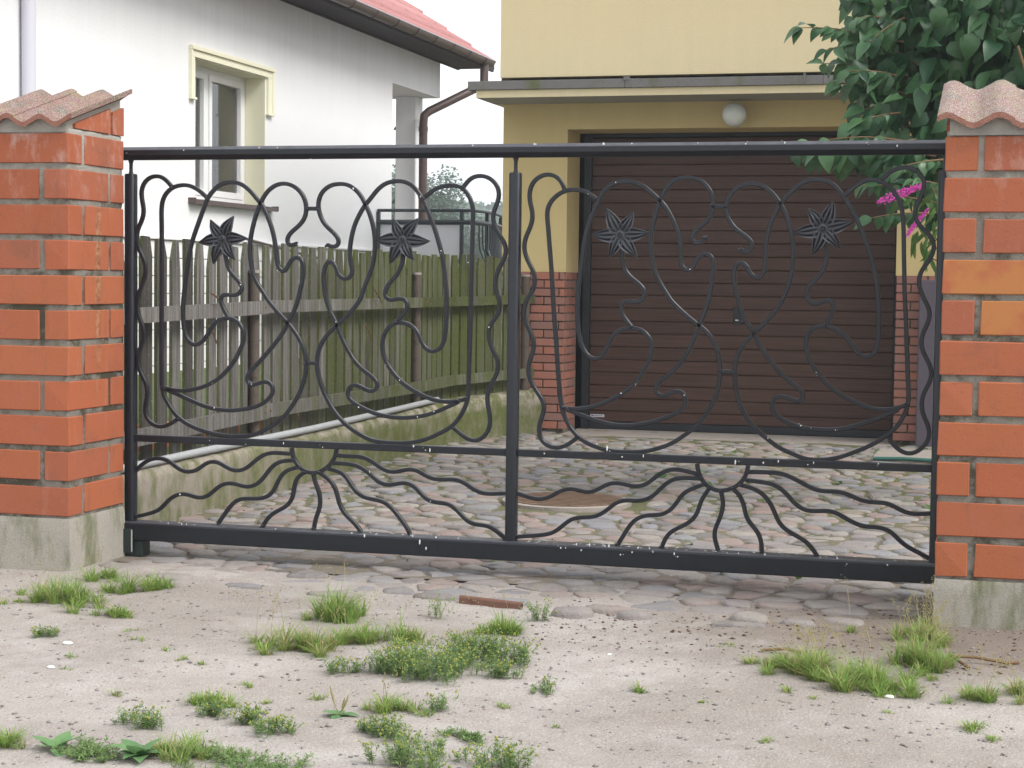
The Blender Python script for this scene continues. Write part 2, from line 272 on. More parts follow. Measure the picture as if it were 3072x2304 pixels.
# ------------------------------------------------------------------ mesh helpers
WL = {}                                    # world location of every object that can be a parent
class MB:
    def __init__(s): s.v = []; s.f = []
    def add(s, vs, fs):
        k = len(s.v); s.v += [tuple(p) for p in vs]; s.f += [tuple(i+k for i in f) for f in fs]; return s
    def box(s, a, b, c=0.0, top_in=0.0):
        (x0, y0, z0), (x1, y1, z1) = a, b
        if c <= 0:
            vs = [(x, y, z) for z in (z0, z1) for y in (y0, y1) for x in (x0, x1)]
            return s.add(vs, [(0, 2, 3, 1), (4, 5, 7, 6), (0, 1, 5, 4), (2, 6, 7, 3), (0, 4, 6, 2), (1, 3, 7, 5)])
        bm = bmesh.new(); bmesh.ops.create_cube(bm, size=1)
        for q in bm.verts: q.co = Vector(((x0+x1)/2+q.co.x*(x1-x0), (y0+y1)/2+q.co.y*(y1-y0), (z0+z1)/2+q.co.z*(z1-z0)))
        bmesh.ops.bevel(bm, geom=bm.edges[:], offset=c, segments=1 if c < .004 else 2, affect='EDGES', profile=.6)
        s.bm(bm); return s
    def bm(s, bm):
        bm.verts.ensure_lookup_table(); bm.verts.index_update()
        s.add([q.co[:] for q in bm.verts], [[q.index for q in f.verts] for f in bm.faces]); bm.free()
    def sweep(s, pts, sec, ups, closed_ends=True):
        """pts: 3-D points; sec: 2-D section (a along side, b along ups); ups: constant up vector"""
        n = len(pts); m = len(sec); k = len(s.v); up = Vector(ups)
        P = [Vector(p) for p in pts]
        for i in range(n):
            t = (P[min(i+1, n-1)]-P[max(i-1, 0)]).normalized(); sd = t.cross(up).normalized(); u2 = sd.cross(t)
            for a, b in sec: s.v.append(tuple(P[i]+sd*a+u2*b))
        for i in range(n-1):
            for j in range(m):
                j2 = (j+1) % m; s.f.append((k+i*m+j, k+i*m+j2, k+(i+1)*m+j2, k+(i+1)*m+j))
        if closed_ends: s.f.append(tuple(k+j for j in range(m))[::-1]); s.f.append(tuple(k+(n-1)*m+j for j in range(m)))
        return s
    def tube(s, pts, r, seg=12, ends=True):
        P = [Vector(p) for p in pts]; n = len(P); k = len(s.v)
        rr = r if isinstance(r, (list, tuple)) else [r]*n
        t0 = (P[1]-P[0]).normalized(); ref = Vector((0, 0, 1)) if abs(t0.z) < .9 else Vector((1, 0, 0)); sd = t0.cross(ref).normalized()
        for i in range(n):
            t = (P[min(i+1, n-1)]-P[max(i-1, 0)]).normalized(); sd = (sd-t*sd.dot(t)).normalized(); u = t.cross(sd)
            for j in range(seg):
                a = 2*math.pi*j/seg; s.v.append(tuple(P[i]+(sd*math.cos(a)+u*math.sin(a))*rr[i]))
        for i in range(n-1):
            for j in range(seg):
                j2 = (j+1) % seg; s.f.append((k+i*seg+j, k+i*seg+j2, k+(i+1)*seg+j2, k+(i+1)*seg+j))
        if ends: s.f.append(tuple(k+j for j in range(seg))[::-1]); s.f.append(tuple(k+(n-1)*seg+j for j in range(seg)))
        return s
    def prism(s, poly, axis, a, b):
        """poly: 2-D outline extruded along axis 'x'|'y'|'z' from a to b"""
        def q(p, t): return {'x': (t, p[0], p[1]), 'y': (p[0], t, p[1]), 'z': (p[0], p[1], t)}[axis]
        n = len(poly); vs = [q(p, a) for p in poly]+[q(p, b) for p in poly]
        return s.add(vs, [tuple(range(n))[::-1], tuple(range(n, 2*n))]+[(i, (i+1) % n, n+(i+1) % n, n+i) for i in range(n)])
    def ball(s, c, r, sub=1, sq=(1, 1, 1)):
        bm = bmesh.new(); bmesh.ops.create_icosphere(bm, subdivisions=sub, radius=1)
        for q in bm.verts: q.co = Vector((c[0]+q.co.x*r*sq[0], c[1]+q.co.y*r*sq[1], c[2]+q.co.z*r*sq[2]))
        s.bm(bm); return s
    def disc(s, c, r, n=24, z1=None):
        return s.prism([(c[0]+r*math.cos(2*math.pi*i/n), c[1]+r*math.sin(2*math.pi*i/n)) for i in range(n)], 'z', c[2], z1 if z1 is not None else c[2]+.01)

def fix(me):
    bm = bmesh.new(); bm.from_mesh(me); bmesh.ops.recalc_face_normals(bm, faces=bm.faces[:]); bm.to_mesh(me); bm.free()
def mesh_of(name, mb, mat, smooth=False, angle=40, recalc=True):
    me = bpy.data.meshes.new(name); me.from_pydata(mb.v, [], mb.f); me.materials.append(M[mat] if isinstance(mat, str) else mat)
    if recalc and len(mb.f) < 60000: fix(me)
    if smooth:
        me.shade_smooth()
        if angle and len(mb.f) < 60000: me.set_sharp_from_angle(angle=R(angle))
    return me
def props(o, label=None, cat=None, group=None, kind=None):
    if label: o['label'] = label
    if cat: o['category'] = cat
    if group: o['group'] = group
    if kind: o['kind'] = kind
    return o
def place(o, wloc, parent):
    pw = WL[parent.name] if parent else Vector((0, 0, 0)); o.parent = parent; o.location = Vector(wloc)-pw; WL[o.name] = Vector(wloc); return o
def build(name, mb, mat, parent=None, smooth=False, angle=40, recalc=True, **kw):
    """mesh given in world coordinates; the origin goes to the bottom centre of the piece"""
    a = np.array(mb.v); lo, hi = a.min(0), a.max(0); c = Vector(((lo[0]+hi[0])/2, (lo[1]+hi[1])/2, lo[2]))
    a = a-np.array(c); q = MB(); q.v = [tuple(x) for x in a.tolist()]; q.f = mb.f
    o = bpy.data.objects.new(name, mesh_of(name, q, mat, smooth, angle, recalc)); COL.objects.link(o); place(o, c, parent); return props(o, **kw)
def inst(name, me, wloc, parent=None, rot=None, scale=None, **kw):
    o = bpy.data.objects.new(name, me); COL.objects.link(o); place(o, wloc, parent)
    if rot is not None: o.rotation_euler = rot
    if scale is not None: o.scale = scale
    return props(o, **kw)
def thing(name, label, cat, loc, group=None):
    o = bpy.data.objects.new(name, None); o.empty_display_size = .1; COL.objects.link(o); place(o, loc, None); return props(o, label, cat, group)
def raw_mesh(name, v, f4, mat, smooth=False):
    """fast path: numpy verts and quads"""
    me = bpy.data.meshes.new(name); me.vertices.add(len(v)); me.vertices.foreach_set('co', np.asarray(v, 'f').ravel())
    f4 = np.asarray(f4, 'i'); n = len(f4); k = f4.shape[1]
    me.loops.add(n*k); me.loops.foreach_set('vertex_index', f4.ravel()); me.polygons.add(n)
    me.polygons.foreach_set('loop_start', np.arange(0, n*k, k, dtype='i')); me.polygons.foreach_set('loop_total', np.full(n, k, 'i'))
    me.update(); me.validate(); me.materials.append(M[mat])
    if smooth: me.shade_smooth()
    return me
def catmull(P, step=.012):
    P = [Vector((p[0], p[1])) for p in P]; Q = [P[0]*2-P[1]]+P+[P[-1]*2-P[-2]]; out = []
    for i in range(1, len(Q)-2):
        a, b, c, d = Q[i-1:i+3]; n = max(2, int((c-b).length/step))
        for k in range(n):
            t = k/n; out.append(.5*((2*b)+(c-a)*t+(2*a-5*b+4*c-d)*t*t+(3*b-a-3*c+d)*t**3))
    out.append(P[-1]); return out
def smooth_pts(P, it=2):
    P = [Vector(p) for p in P]
    for _ in range(it): P = [P[0]]+[(P[i-1]+P[i]*2+P[i+1])/4 for i in range(1, len(P)-1)]+[P[-1]]
    return P
def fbm(x, y, s, seed=0, oct=4):
    """cheap value noise on numpy arrays"""
    tot = np.zeros_like(x, dtype=float); amp = 1; rg = np.random.default_rng(seed)
    tab = rg.random((256, 256))
    for o in range(oct):
        X, Y = x*s, y*s; xi, yi = np.floor(X).astype(int), np.floor(Y).astype(int); fx, fy = X-xi, Y-yi; fx = fx*fx*(3-2*fx); fy = fy*fy*(3-2*fy)
        g = lambda i, j: tab[(xi+i) % 256, (yi+j) % 256]
        tot += amp*((g(0, 0)*(1-fx)+g(1, 0)*fx)*(1-fy)+(g(0, 1)*(1-fx)+g(1, 1)*fx)*fy-.5); amp *= .5; s *= 2.03
    return tot

# ------------------------------------------------------------------ ground
g = MB(); g.add([(-400, -60, GZ-.03), (400, -60, GZ-.03), (400, 600, GZ-.03), (-400, 600, GZ-.03)], [(0, 1, 2, 3)])
build('ground', g, 'soil', kind='structure')
xs = np.arange(-6.2, 2.6, .02); ys = np.arange(2.4, 7.4, .02); XX, YY = np.meshgrid(xs, ys, indexing='ij')
zz = GZ+.004+.030*fbm(XX, YY, .9, 3, 3)+.014*fbm(XX, YY, 5, 5, 4)+.0035*fbm(XX, YY, 38, 9, 2)
edge = 6.99+.06*np.sin(XX*3.1)+.10*(XX < -2.6)
kk = np.clip((YY-edge+.05)/.25, 0, 1); zz = zz*(1-kk)+kk*(GZ-.0035+.007*fbm(XX, YY, 6, 33, 4))
zz -= .05*np.clip(np.maximum(np.maximum(-5.6-XX, XX-2.0), 3.0-YY)/.5, 0, 1)
zz = np.where((XX > -4.44) & (XX < -3.86) & (YY > 6.85), zz+.004, zz)
n0, n1 = XX.shape; idx = np.arange(n0*n1).reshape(n0, n1)
me = raw_mesh('sandy_forecourt', np.stack([XX.ravel(), YY.ravel(), zz.ravel()], 1), np.stack([idx[:-1, :-1], idx[1:, :-1], idx[1:, 1:], idx[:-1, 1:]], -1).reshape(-1, 4), 'sand', True)
fore = inst('sandy_forecourt', me, (0, 0, 0), kind='structure')
def ground_z(x, y):
    i = int(np.clip((x+6.2)/.02, 0, n0-1)); j = int(np.clip((y-2.4)/.02, 0, n1-1)); return float(zz[i, j])
# street beyond the frame: the sandy verge goes on as a sheet
g = MB(); g.add([(-40, -30, GZ-.02), (40, -30, GZ-.02), (40, 3.2, GZ-.02), (-40, 3.2, GZ-.02)], [(0, 1, 2, 3)]); build('street_verge', g, 'sand', kind='structure')

# driveway bed with field stones
drv = MB(); bx = np.arange(-4.3, 2.61, .05); by = np.arange(7.25, 15.3, .05); BX, BY = np.meshgrid(bx, by, indexing='ij')
bz = GZ-.002+.018*fbm(BX, BY, 3.5, 21, 4)+.012*np.clip((8.6-BY)/1.2, 0, 1)*(fbm(BX, BY, 2.2, 51, 3)+.2); i2 = np.arange(BX.size).reshape(BX.shape)
me = raw_mesh('cobbled_driveway', np.stack([BX.ravel(), BY.ravel(), bz.ravel()], 1), np.stack([i2[:-1, :-1], i2[1:, :-1], i2[1:, 1:], i2[:-1, 1:]], -1).reshape(-1, 4), 'bed', True)
drive = inst('cobbled_driveway', me, (0, 0, 0), kind='structure')
MAN = (-2.44, 10.04, .375)
def voronoi_cells():
    seeds = []; y = 6.72; row = 0
    while y < 14.75:
        x = -4.3+(row % 2)*.1; 
        while x < 2.0:
            s = Vector((x+random.uniform(-.055, .055), y+random.uniform(-.04, .04)))
            seeds.append(s); x += random.uniform(.12, .27)
        y += random.uniform(.115, .15); row += 1
    cells = []
    grid = {}
    for k, s in enumerate(seeds): grid.setdefault((int(s.x//.4), int(s.y//.4)), []).append(k)
    for k, s in enumerate(seeds):
        poly = [Vector((s.x+a, s.y+b)) for a, b in ((-.3, -.3), (.3, -.3), (.3, .3), (-.3, .3))]
        gx, gy = int(s.x//.4), int(s.y//.4)
        for i in (-1, 0, 1):
            for j in (-1, 0, 1):
                for q in grid.get((gx+i, gy+j), []):
                    if q == k: continue
                    o = seeds[q]; m = (s+o)/2; n = (o-s)
                    out = []
                    for a in range(len(poly)):
                        A, B = poly[a], poly[(a+1) % len(poly)]; da, db = (A-m).dot(n), (B-m).dot(n)
                        if da <= 0: out.append(A)
                        if da*db < 0: out.append(A+(B-A)*(da/(da-db)))
                    poly = out
                    if not poly: break
        if len(poly) >= 3: cells.append((s, poly))
    return cells
def stone_geo(s, poly, h, sink):
    c = sum(poly, Vector((0, 0)))/len(poly)
    # resample outline to 10 rounded points
    pts = []
    n = len(poly)
    for i in range(n):
        A, B, C = poly[i-1], poly[i], poly[(i+1) % n]; pts += [B+(A-B)*.28, B+(C-B)*.28]
    ang = sorted(pts, key=lambda p: math.atan2(p.y-c.y, p.x-c.x))
    if len(ang) > 12: ang = ang[::2] if len(ang) > 16 else ang
    gap = random.uniform(.005, .012)+max(0, min(.008, (s.y-8)*.003)); v = []; m = len(ang)
    tilt = (random.uniform(-.04, .04), random.uniform(-.05, .05))
    for ins, zf in ((0, -1.2), (.02, .40), (.15, .84), (.52, 1.0)):
        for p in ang:
            d = (p-c); l = d.length; q = c+d*max(.2, (l-gap)/l)*(1-ins*random.uniform(.8, 1.2))
            v.append((q.x, q.y, sink+h*zf+random.uniform(-.003, .003)*(zf > .5)+((q.x-c.x)*tilt[0]+(q.y-c.y)*tilt[1] if zf > 0 else 0)))
    v.append((c.x, c.y, sink+h)); f = []
    for r_ in range(3):
        for j in range(m): f.append((r_*m+j, r_*m+(j+1) % m, (r_+1)*m+(j+1) % m, (r_+1)*m+j))
    for j in range(m): f.append((3*m+j, 3*m+(j+1) % m, 4*m))
    return v, f
def sand_edge(x): return 6.99+.06*math.sin(x*3.1)+(.10 if x < -2.6 else 0)
cells = [c for c in voronoi_cells() if c[0].y > sand_edge(c[0].x)+random.uniform(-.06, .08) and (c[0].x-MAN[0])**2+(c[0].y-MAN[1])**2 > (MAN[2]+.08)**2 and not (c[0].y > 14.45 and -3.65 < c[0].x < -.8)
         and not (-4.42 < c[0].x < -3.86 and 6.88 < c[0].y < 7.44) and not (-.28 < c[0].x < .28 and 6.88 < c[0].y < 7.44)
         and not (2.2 > c[0].x > -.1 and c[0].y > 9.5 and random.random() < .85)]
cells.sort(key=lambda c: (c[0].x > .3 or c[0].x < -4.15, c[0].y*.96-c[0].x*.27))
stuffm = MB(); cnt = 0
for s, poly in cells:
    h = random.uniform(.010, .019); front = max(0, min(1, (7.35-s.y)/.4)); sink = GZ-.003-.010*front*random.uniform(.1, 1.5)
    if s.x < -2.4 and s.y < 7.6: sink -= .010*random.random()
    v, f = stone_geo(s, poly, h, sink); q = MB(); q.add(v, f)
    if cnt < 300 and -4.2 < s.x < .3: build('stone', q, 'stone', drive, smooth=True, angle=55); cnt += 1
    else: stuffm.add(v, f)
o = build('stones_beyond', stuffm, 'stone', drive, smooth=True, angle=0, recalc=False, kind='stuff')
# a few single stones showing through the sand in front of the gate
for x, y, a, b, h in ((-3.42, 6.93, .12, .05, .018), (-3.05, 6.86, .09, .04, .016), (-2.62, 6.80, .13, .045, .018), (-1.60, 6.70, .10, .05, .034), (-1.36, 6.72, .085, .045, .032), (-1.48, 6.82, .11, .05, .026), (-.93, 6.83, .09, .05, .028), (-.74, 6.78, .08, .04, .024), (-1.9, 6.86, .11, .05, .022), (-2.2, 6.86, .12, .05, .018), (-.95, 6.66, .12, .04, .016)):
    m_ = MB(); k = 14; pts = [Vector((x+a*math.cos(2*math.pi*i/k)*random.uniform(.9, 1.08), y+b*1.25*math.sin(2*math.pi*i/k)*random.uniform(.9, 1.08))) for i in range(k)]
    v, f = stone_geo(Vector((x, y)), pts, h, ground_z(x, y)-.002); m_.add(v, f); build('stone', m_, 'stone', drive, smooth=True, angle=0)

# round rusty lid in the driveway
t = thing('manhole_cover', 'round rust-brown cover with a pale rim set in the cobbles behind the gate', 'manhole cover', (MAN[0], MAN[1], GZ))
m_ = MB(); m_.disc((MAN[0], MAN[1], GZ-.02), MAN[2]-.035, 40, GZ+.030); build('lid', m_, 'rustlid', t)
m_ = MB(); n = 48
for r0, r1 in ((MAN[2]-.03, MAN[2]),):
    vs = []; 
    for i in range(n):
        a = 2*math.pi*i/n; vs += [(MAN[0]+r*math.cos(a), MAN[1]+r*math.sin(a), z) for r, z in ((r0, GZ-.02), (r0, GZ+.026), (r1, GZ+.022), (r1, GZ-.02))]
    m_.add(vs, [(4*i+j, 4*((i+1) % n)+j, 4*((i+1) % n)+(j+1) % 4, 4*i+(j+1) % 4) for i in range(n) for j in range(4)])
build('rim', m_, 'slab', t)
m_ = MB()
for i in range(-5, 6):
    yy = MAN[1]+i*.06; hw = math.sqrt(max(.001, (MAN[2]-.06)**2-(yy-MAN[1])**2)); m_.box((MAN[0]-hw, yy-.012, GZ+.029), (MAN[0]+hw, yy+.012, GZ+.034))
build('ribs', m_, 'rustlid', t)

# concrete apron in front of the garage door
m_ = MB(); m_.box((-3.62, 14.58, GZ-.05), (-.85, 15.3, GZ+.006), .004); tg = build('door_apron', m_, 'slab', kind='structure')
# pebbles and crumbs
def pebbles(n, xr, yr, smin, smax, zf):
    base = np.array([(1, 0, 0), (-1, 0, 0), (0, 1, 0), (0, -1, 0), (0, 0, 1), (0, 0, -1)], float); F = np.array([(0, 2, 4), (2, 1, 4), (1, 3, 4), (3, 0, 4), (2, 0, 5), (1, 2, 5), (3, 1, 5), (0, 3, 5)])
    V = []; FF = []
    for i in range(n):
        x, y = random.uniform(*xr), random.uniform(*yr); s = smin+(smax-smin)*random.random()**3; a = random.uniform(0, 6.28)
        b = base*np.array([s*random.uniform(.7, 1.5), s, s*random.uniform(.35, .7)]); b += rng.normal(0, s*.12, b.shape)
        c_, s_ = math.cos(a), math.sin(a); b = b@np.array([[c_, s_, 0], [-s_, c_, 0], [0, 0, 1]]); V.append(b+np.array([x, y, zf(x, y)+s*.15])); FF.append(F+6*i)
    return np.concatenate(V), np.concatenate(FF)
v, f = pebbles(8000, (-4.4, .9), (3.7, 6.95), .0012, .0095, ground_z)
inst('pebbles', raw_mesh('pebbles', v, f, 'stone', True), (0, 0, 0), kind='stuff', label='small pebbles scattered over the sandy ground in front of the gate')
v, f = pebbles(1100, (-1.7, .4), (6.1, 7.2), .002, .009, ground_z); 
inst('brown_crumbs', raw_mesh('brown_crumbs', v, f, 'litter', True), (0, 0, 0), kind='stuff', label='dry brown bark crumbs lying on the sand left of the right pillar')
v, f = pebbles(500, (-4.1, -.2), (7.6, 14.4), .002, .008, lambda x, y: GZ+.016)
inst('driveway_litter', raw_mesh('driveway_litter', v, f, 'litter', True), (0, 0, 0), kind='stuff', label='dry crumbs lying between the stones of the driveway')
for i, (x, y) in enumerate(((-3.32, 5.53), (-2.96, 5.1), (-2.25, 4.35+.6), (-1.35, 6.1), (-.98, 4.75), (-3.55, 5.05), (-1.16, 5.0))):
    pass

# ------------------------------------------------------------------ brick gate pillars
BL, BD, BH, JT, PT = .355, .120, .127, .022, .152
def brick_mesh(l, d, h, k):
    random.seed(100+k); bm = bmesh.new(); bmesh.ops.create_cube(bm, size=1)
    for q in bm.verts: q.co = Vector((q.co.x*l+random.uniform(-.0015, .0015), q.co.y*d, (q.co.z+.5)*h+random.uniform(-.001, .001)))
    bmesh.ops.bevel(bm, geom=bm.edges[:], offset=.0038, segments=1, affect='EDGES')
    for q in bm.verts:
        if random.random() < .30: q.co += Vector((math.copysign(random.uniform(0, .006), -q.co.x), math.copysign(random.uniform(0, .0025), -q.co.y), random.uniform(-.003, .003)))
    m_ = MB(); m_.bm(bm); return mesh_of('brick', m_, 'brick')
BRM = [brick_mesh(BL, BD, BH, k) for k in range(9)]
def mat_orange():
    t = NT('orange_patched_brick'); n1 = t.noise(5, 5, .6)
    c = t.mix(t.ramp(n1, [(.42, 0), (.56, 1)]), (.38, .11, .045), (.42, .165, .05)); t.bump(t.noise(150, 3), .1, .003); return t.done(c, .62, .35)
ORM = BRM[1].copy(); ORM.materials[0] = mat_orange()
def tile_cap(t, x0, x1, zf, zr, yf, yr, per, xp, amp, th):
    nt_ = 2; wx = (x1-x0)/nt_
    for k in range(nt_):
        a, b = x0+k*wx-(.012 if k else 0), x0+(k+1)*wx; nx, ny = 34, 26; v = []; dz = .004 if k % 2 == 0 else -.0015
        for layer in (0, 1):
            for j in range(ny+1):
                for i in range(nx+1):
                    x = a+(b-a)*i/nx; y = yf+(yr-yf)*j/ny; ph = (x-xp)/per; wv = math.cos(2*math.pi*ph); wv = wv*abs(wv)**.15 if wv else 0
                    z = zf+(zr-zf)*j/ny+amp*wv+dz+(.0016*mnoise.noise(Vector((x*90, y*90, k*7)))+.0012*mnoise.noise(Vector((x*260, y*260, 3))) if layer else -th)
                    v.append((x, y+(.004*mnoise.noise(Vector((x*30, 1, 2))) if j == 0 else 0), z))
        L0 = (nx+1)*(ny+1); f = []
        for j in range(ny):
            for i in range(nx):
                p = j*(nx+1)+i; f.append((p, p+nx+1, p+nx+2, p+1)); f.append((L0+p, L0+p+1, L0+p+nx+2, L0+p+nx+1))
        for i in range(nx):
            f.append((i, i+1, L0+i+1, L0+i)); p = ny*(nx+1)+i; f.append((p, L0+p, L0+p+1, p+1))
        for j in range(ny):
            p = j*(nx+1); f.append((p, L0+p, L0+p+nx+1, p+nx+1)); p += nx; f.append((p, p+nx+1, L0+p+nx+1, L0+p))
        m_ = MB(); m_.add(v, f); build('cap_tile', m_, 'tile', t, smooth=True, angle=50)
    # bedding mortar under the wave
    m_ = MB(); n = 60; xa, xb = x0+.045, x1-.045; y0_, y1_ = yf+.034, yr-.03
    for y_, sgn in ((y0_, 1), (y1_, -1)):
        pass
    top = []; bot = []
    v = []
    for j, y in enumerate((y0_, y1_)):
        for i in range(n+1):
            x = xa+(xb-xa)*i/n; wv = math.cos(2*math.pi*(x-xp)/per); wv = wv*abs(wv)**.15 if wv else 0
            z = zf+(zr-zf)*(y-yf)/(yr-yf)+amp*wv-th+.004; v += [(x, y, z), (x, y, zbase[0])]
    N = 2*(n+1); f = []
    for i in range(n):
        f += [(2*i, 2*i+1, 2*i+3, 2*i+2), (N+2*i, N+2*i+2, N+2*i+3, N+2*i+1), (2*i, 2*i+2, N+2*i+2, N+2*i)]
    f += [(0, N, N+1, 1), (2*n, 2*n+1, N+2*n+1, N+2*n)]
    m_.add(v, f); build('bedding_mortar', m_, 'mortar', t)
zbase = [0]
def pillar(label, x0, y0, zb, first_odd=False, cap=None, plinth_over=0.0):
    s = BL+JT+BD; x1, y1 = x0+s, y0+s
    t = thing('brick_pillar', label, 'pillar', ((x0+x1)/2, (y0+y1)/2, GZ))
    NC = 11
    for i in range(NC):
        z = zb+i*PT; A = (i % 2 == 0)
        spec = [(x1-BL/2, y0+BD/2, 0), (x1-BD/2, y1-BL/2, 1), (x0+BL/2, y1-BD/2, 0), (x0+BD/2, y0+BL/2, 1)] if A else [(x0+BL/2, y0+BD/2, 0), (x1-BD/2, y0+BL/2, 1), (x1-BL/2, y1-BD/2, 0), (x0+BD/2, y1-BL/2, 1)]
        for (bx_, by_, rt) in spec:
            inst('brick', ORM if (x0 > -1 and ((i == 7 and bx_ < x0+.2 and by_ < y0+.1) or (i == 6 and by_ < y0+.1))) else random.choice(BRM), (bx_+random.uniform(-.002, .002), by_+random.uniform(-.0018, .0018), z+random.uniform(-.0015, .0015)), t, rot=(0, random.uniform(-.004, .004) if not rt else 0, (math.pi/2 if rt else 0)+random.uniform(-.004, .004)))
    ztop = zb+NC*PT
    c = .007; n = 22; m_ = MB(); v = []; f = []    # recessed mortar core with uneven joints
    zs = np.linspace(zb-.012, ztop-.004, 150); per = []
    for k in range(4):
        for i in range(n): per.append((k, i/n))
    for z in zs:
        for k, u in per:
            P = [(x0, y0), (x1, y0), (x1, y1), (x0, y1)]; a, b = P[k], P[(k+1) % 4]; px, py = a[0]+(b[0]-a[0])*u, a[1]+(b[1]-a[1])*u
            cx_, cy_ = (x0+x1)/2, (y0+y1)/2; d = c+.004*mnoise.noise(Vector((px*22, py*22, z*22)))+.003*mnoise.noise(Vector((px*70, py*70, z*70)))
            hx = (s/2-d)/(s/2); v.append((cx_+(px-cx_)*hx, cy_+(py-cy_)*hx, z))
    m = len(per)
    for r_ in range(len(zs)-1):
        for j in range(m): f.append((r_*m+j, r_*m+(j+1) % m, (r_+1)*m+(j+1) % m, (r_+1)*m+j))
    f.append(tuple((len(zs)-1)*m+j for j in range(m))); m_.add(v, f); build('mortar_core', m_, 'mortar', t, smooth=True, angle=0)
    # cut bricks under the slope on both sides
    yf, yr, zf, zr, th = cap['yf'], cap['yr'], cap['zf'], cap['zr'], .022
    def zsl(y): return zf+(zr-zf)*(y-yf)/(yr-yf)-cap['amp']-th-.008
    zb2 = ztop
    for xa, xb in ((x1-BD, x1-.0005), (x0+.0005, x0+BD)):
        ya = y0+.06
        while zsl(ya) < zb2+.008: ya += .005
        ym = y1-.115
        m_ = MB(); m_.prism([(ya, zb2), (ym-.01, zb2), (ym-.01, zsl(ym-.01)), (ya, max(zb2+.004, zsl(ya)))], 'x', xa, xb); build('cut_brick', m_, 'brick', t)
        m_ = MB(); m_.prism([(ym+.01, zb2), (y1, zb2), (y1, zsl(y1)-.02), (ym+.01, zsl(ym+.01)-.02)], 'x', xa, xb); build('cut_brick', m_, 'brick', t)
    zbase[0] = ztop-.02
    tile_cap(t, x0-cap['ov0'], x1+cap['ov1'], zf, zr, yf, yr, cap['per'], cap['xp'], cap['amp'], th)
    # concrete foot
    m_ = MB(); v = []; f = []; nn = 18; zl = [GZ-.1, GZ, GZ+.06, GZ+.12, zb-.03, zb-.012, zb-.011]
    for zi, z in enumerate(zl):
        for k in range(4):
            for i in range(nn):
                u = i/nn; P = [(x0, y0), (x1, y0), (x1, y1), (x0, y1)]; a, b = P[k], P[(k+1) % 4]; px, py = a[0]+(b[0]-a[0])*u, a[1]+(b[1]-a[1])*u
                cx_, cy_ = (x0+x1)/2, (y0+y1)/2; d = -.001+.005*mnoise.noise(Vector((px*8, py*8, z*8)))+(.004 if zi >= 5 else 0)+(.02 if zi == 6 else 0); hx = (s/2-d-plinth_over)/(s/2)
                v.append((cx_+(px-cx_)*hx, cy_+(py-cy_)*hx, z))
    m = 4*nn
    for r_ in range(len(zl)-1):
        for j in range(m): f.append((r_*m+j, r_*m+(j+1) % m, (r_+1)*m+(j+1) % m, (r_+1)*m+j))
    f.append(tuple((len(zl)-1)*m+j for j in range(m))); m_.add(v, f); build('concrete_foot', m_, 'plinth', t, smooth=True, angle=35)
    return t
S_ = BL+JT+BD
pillar('left brick pillar with lichen-spotted tile cap, a rusty streak down its side and a green-stained concrete foot', -3.889-S_, 6.917, -1.037,
       cap=dict(yf=6.885, yr=7.435, zf=.675, zr=.835, per=.155, xp=-4.012, amp=.017, ov0=.03, ov1=.03))
pillar('right brick pillar with two orange-patched bricks and a cap of white-speckled wavy tiles', -.2495, 6.917, -1.090,
       cap=dict(yf=6.875, yr=7.435, zf=.622, zr=.800, per=.186, xp=-.057, amp=.019, ov0=.03, ov1=.03))
random.seed(11)

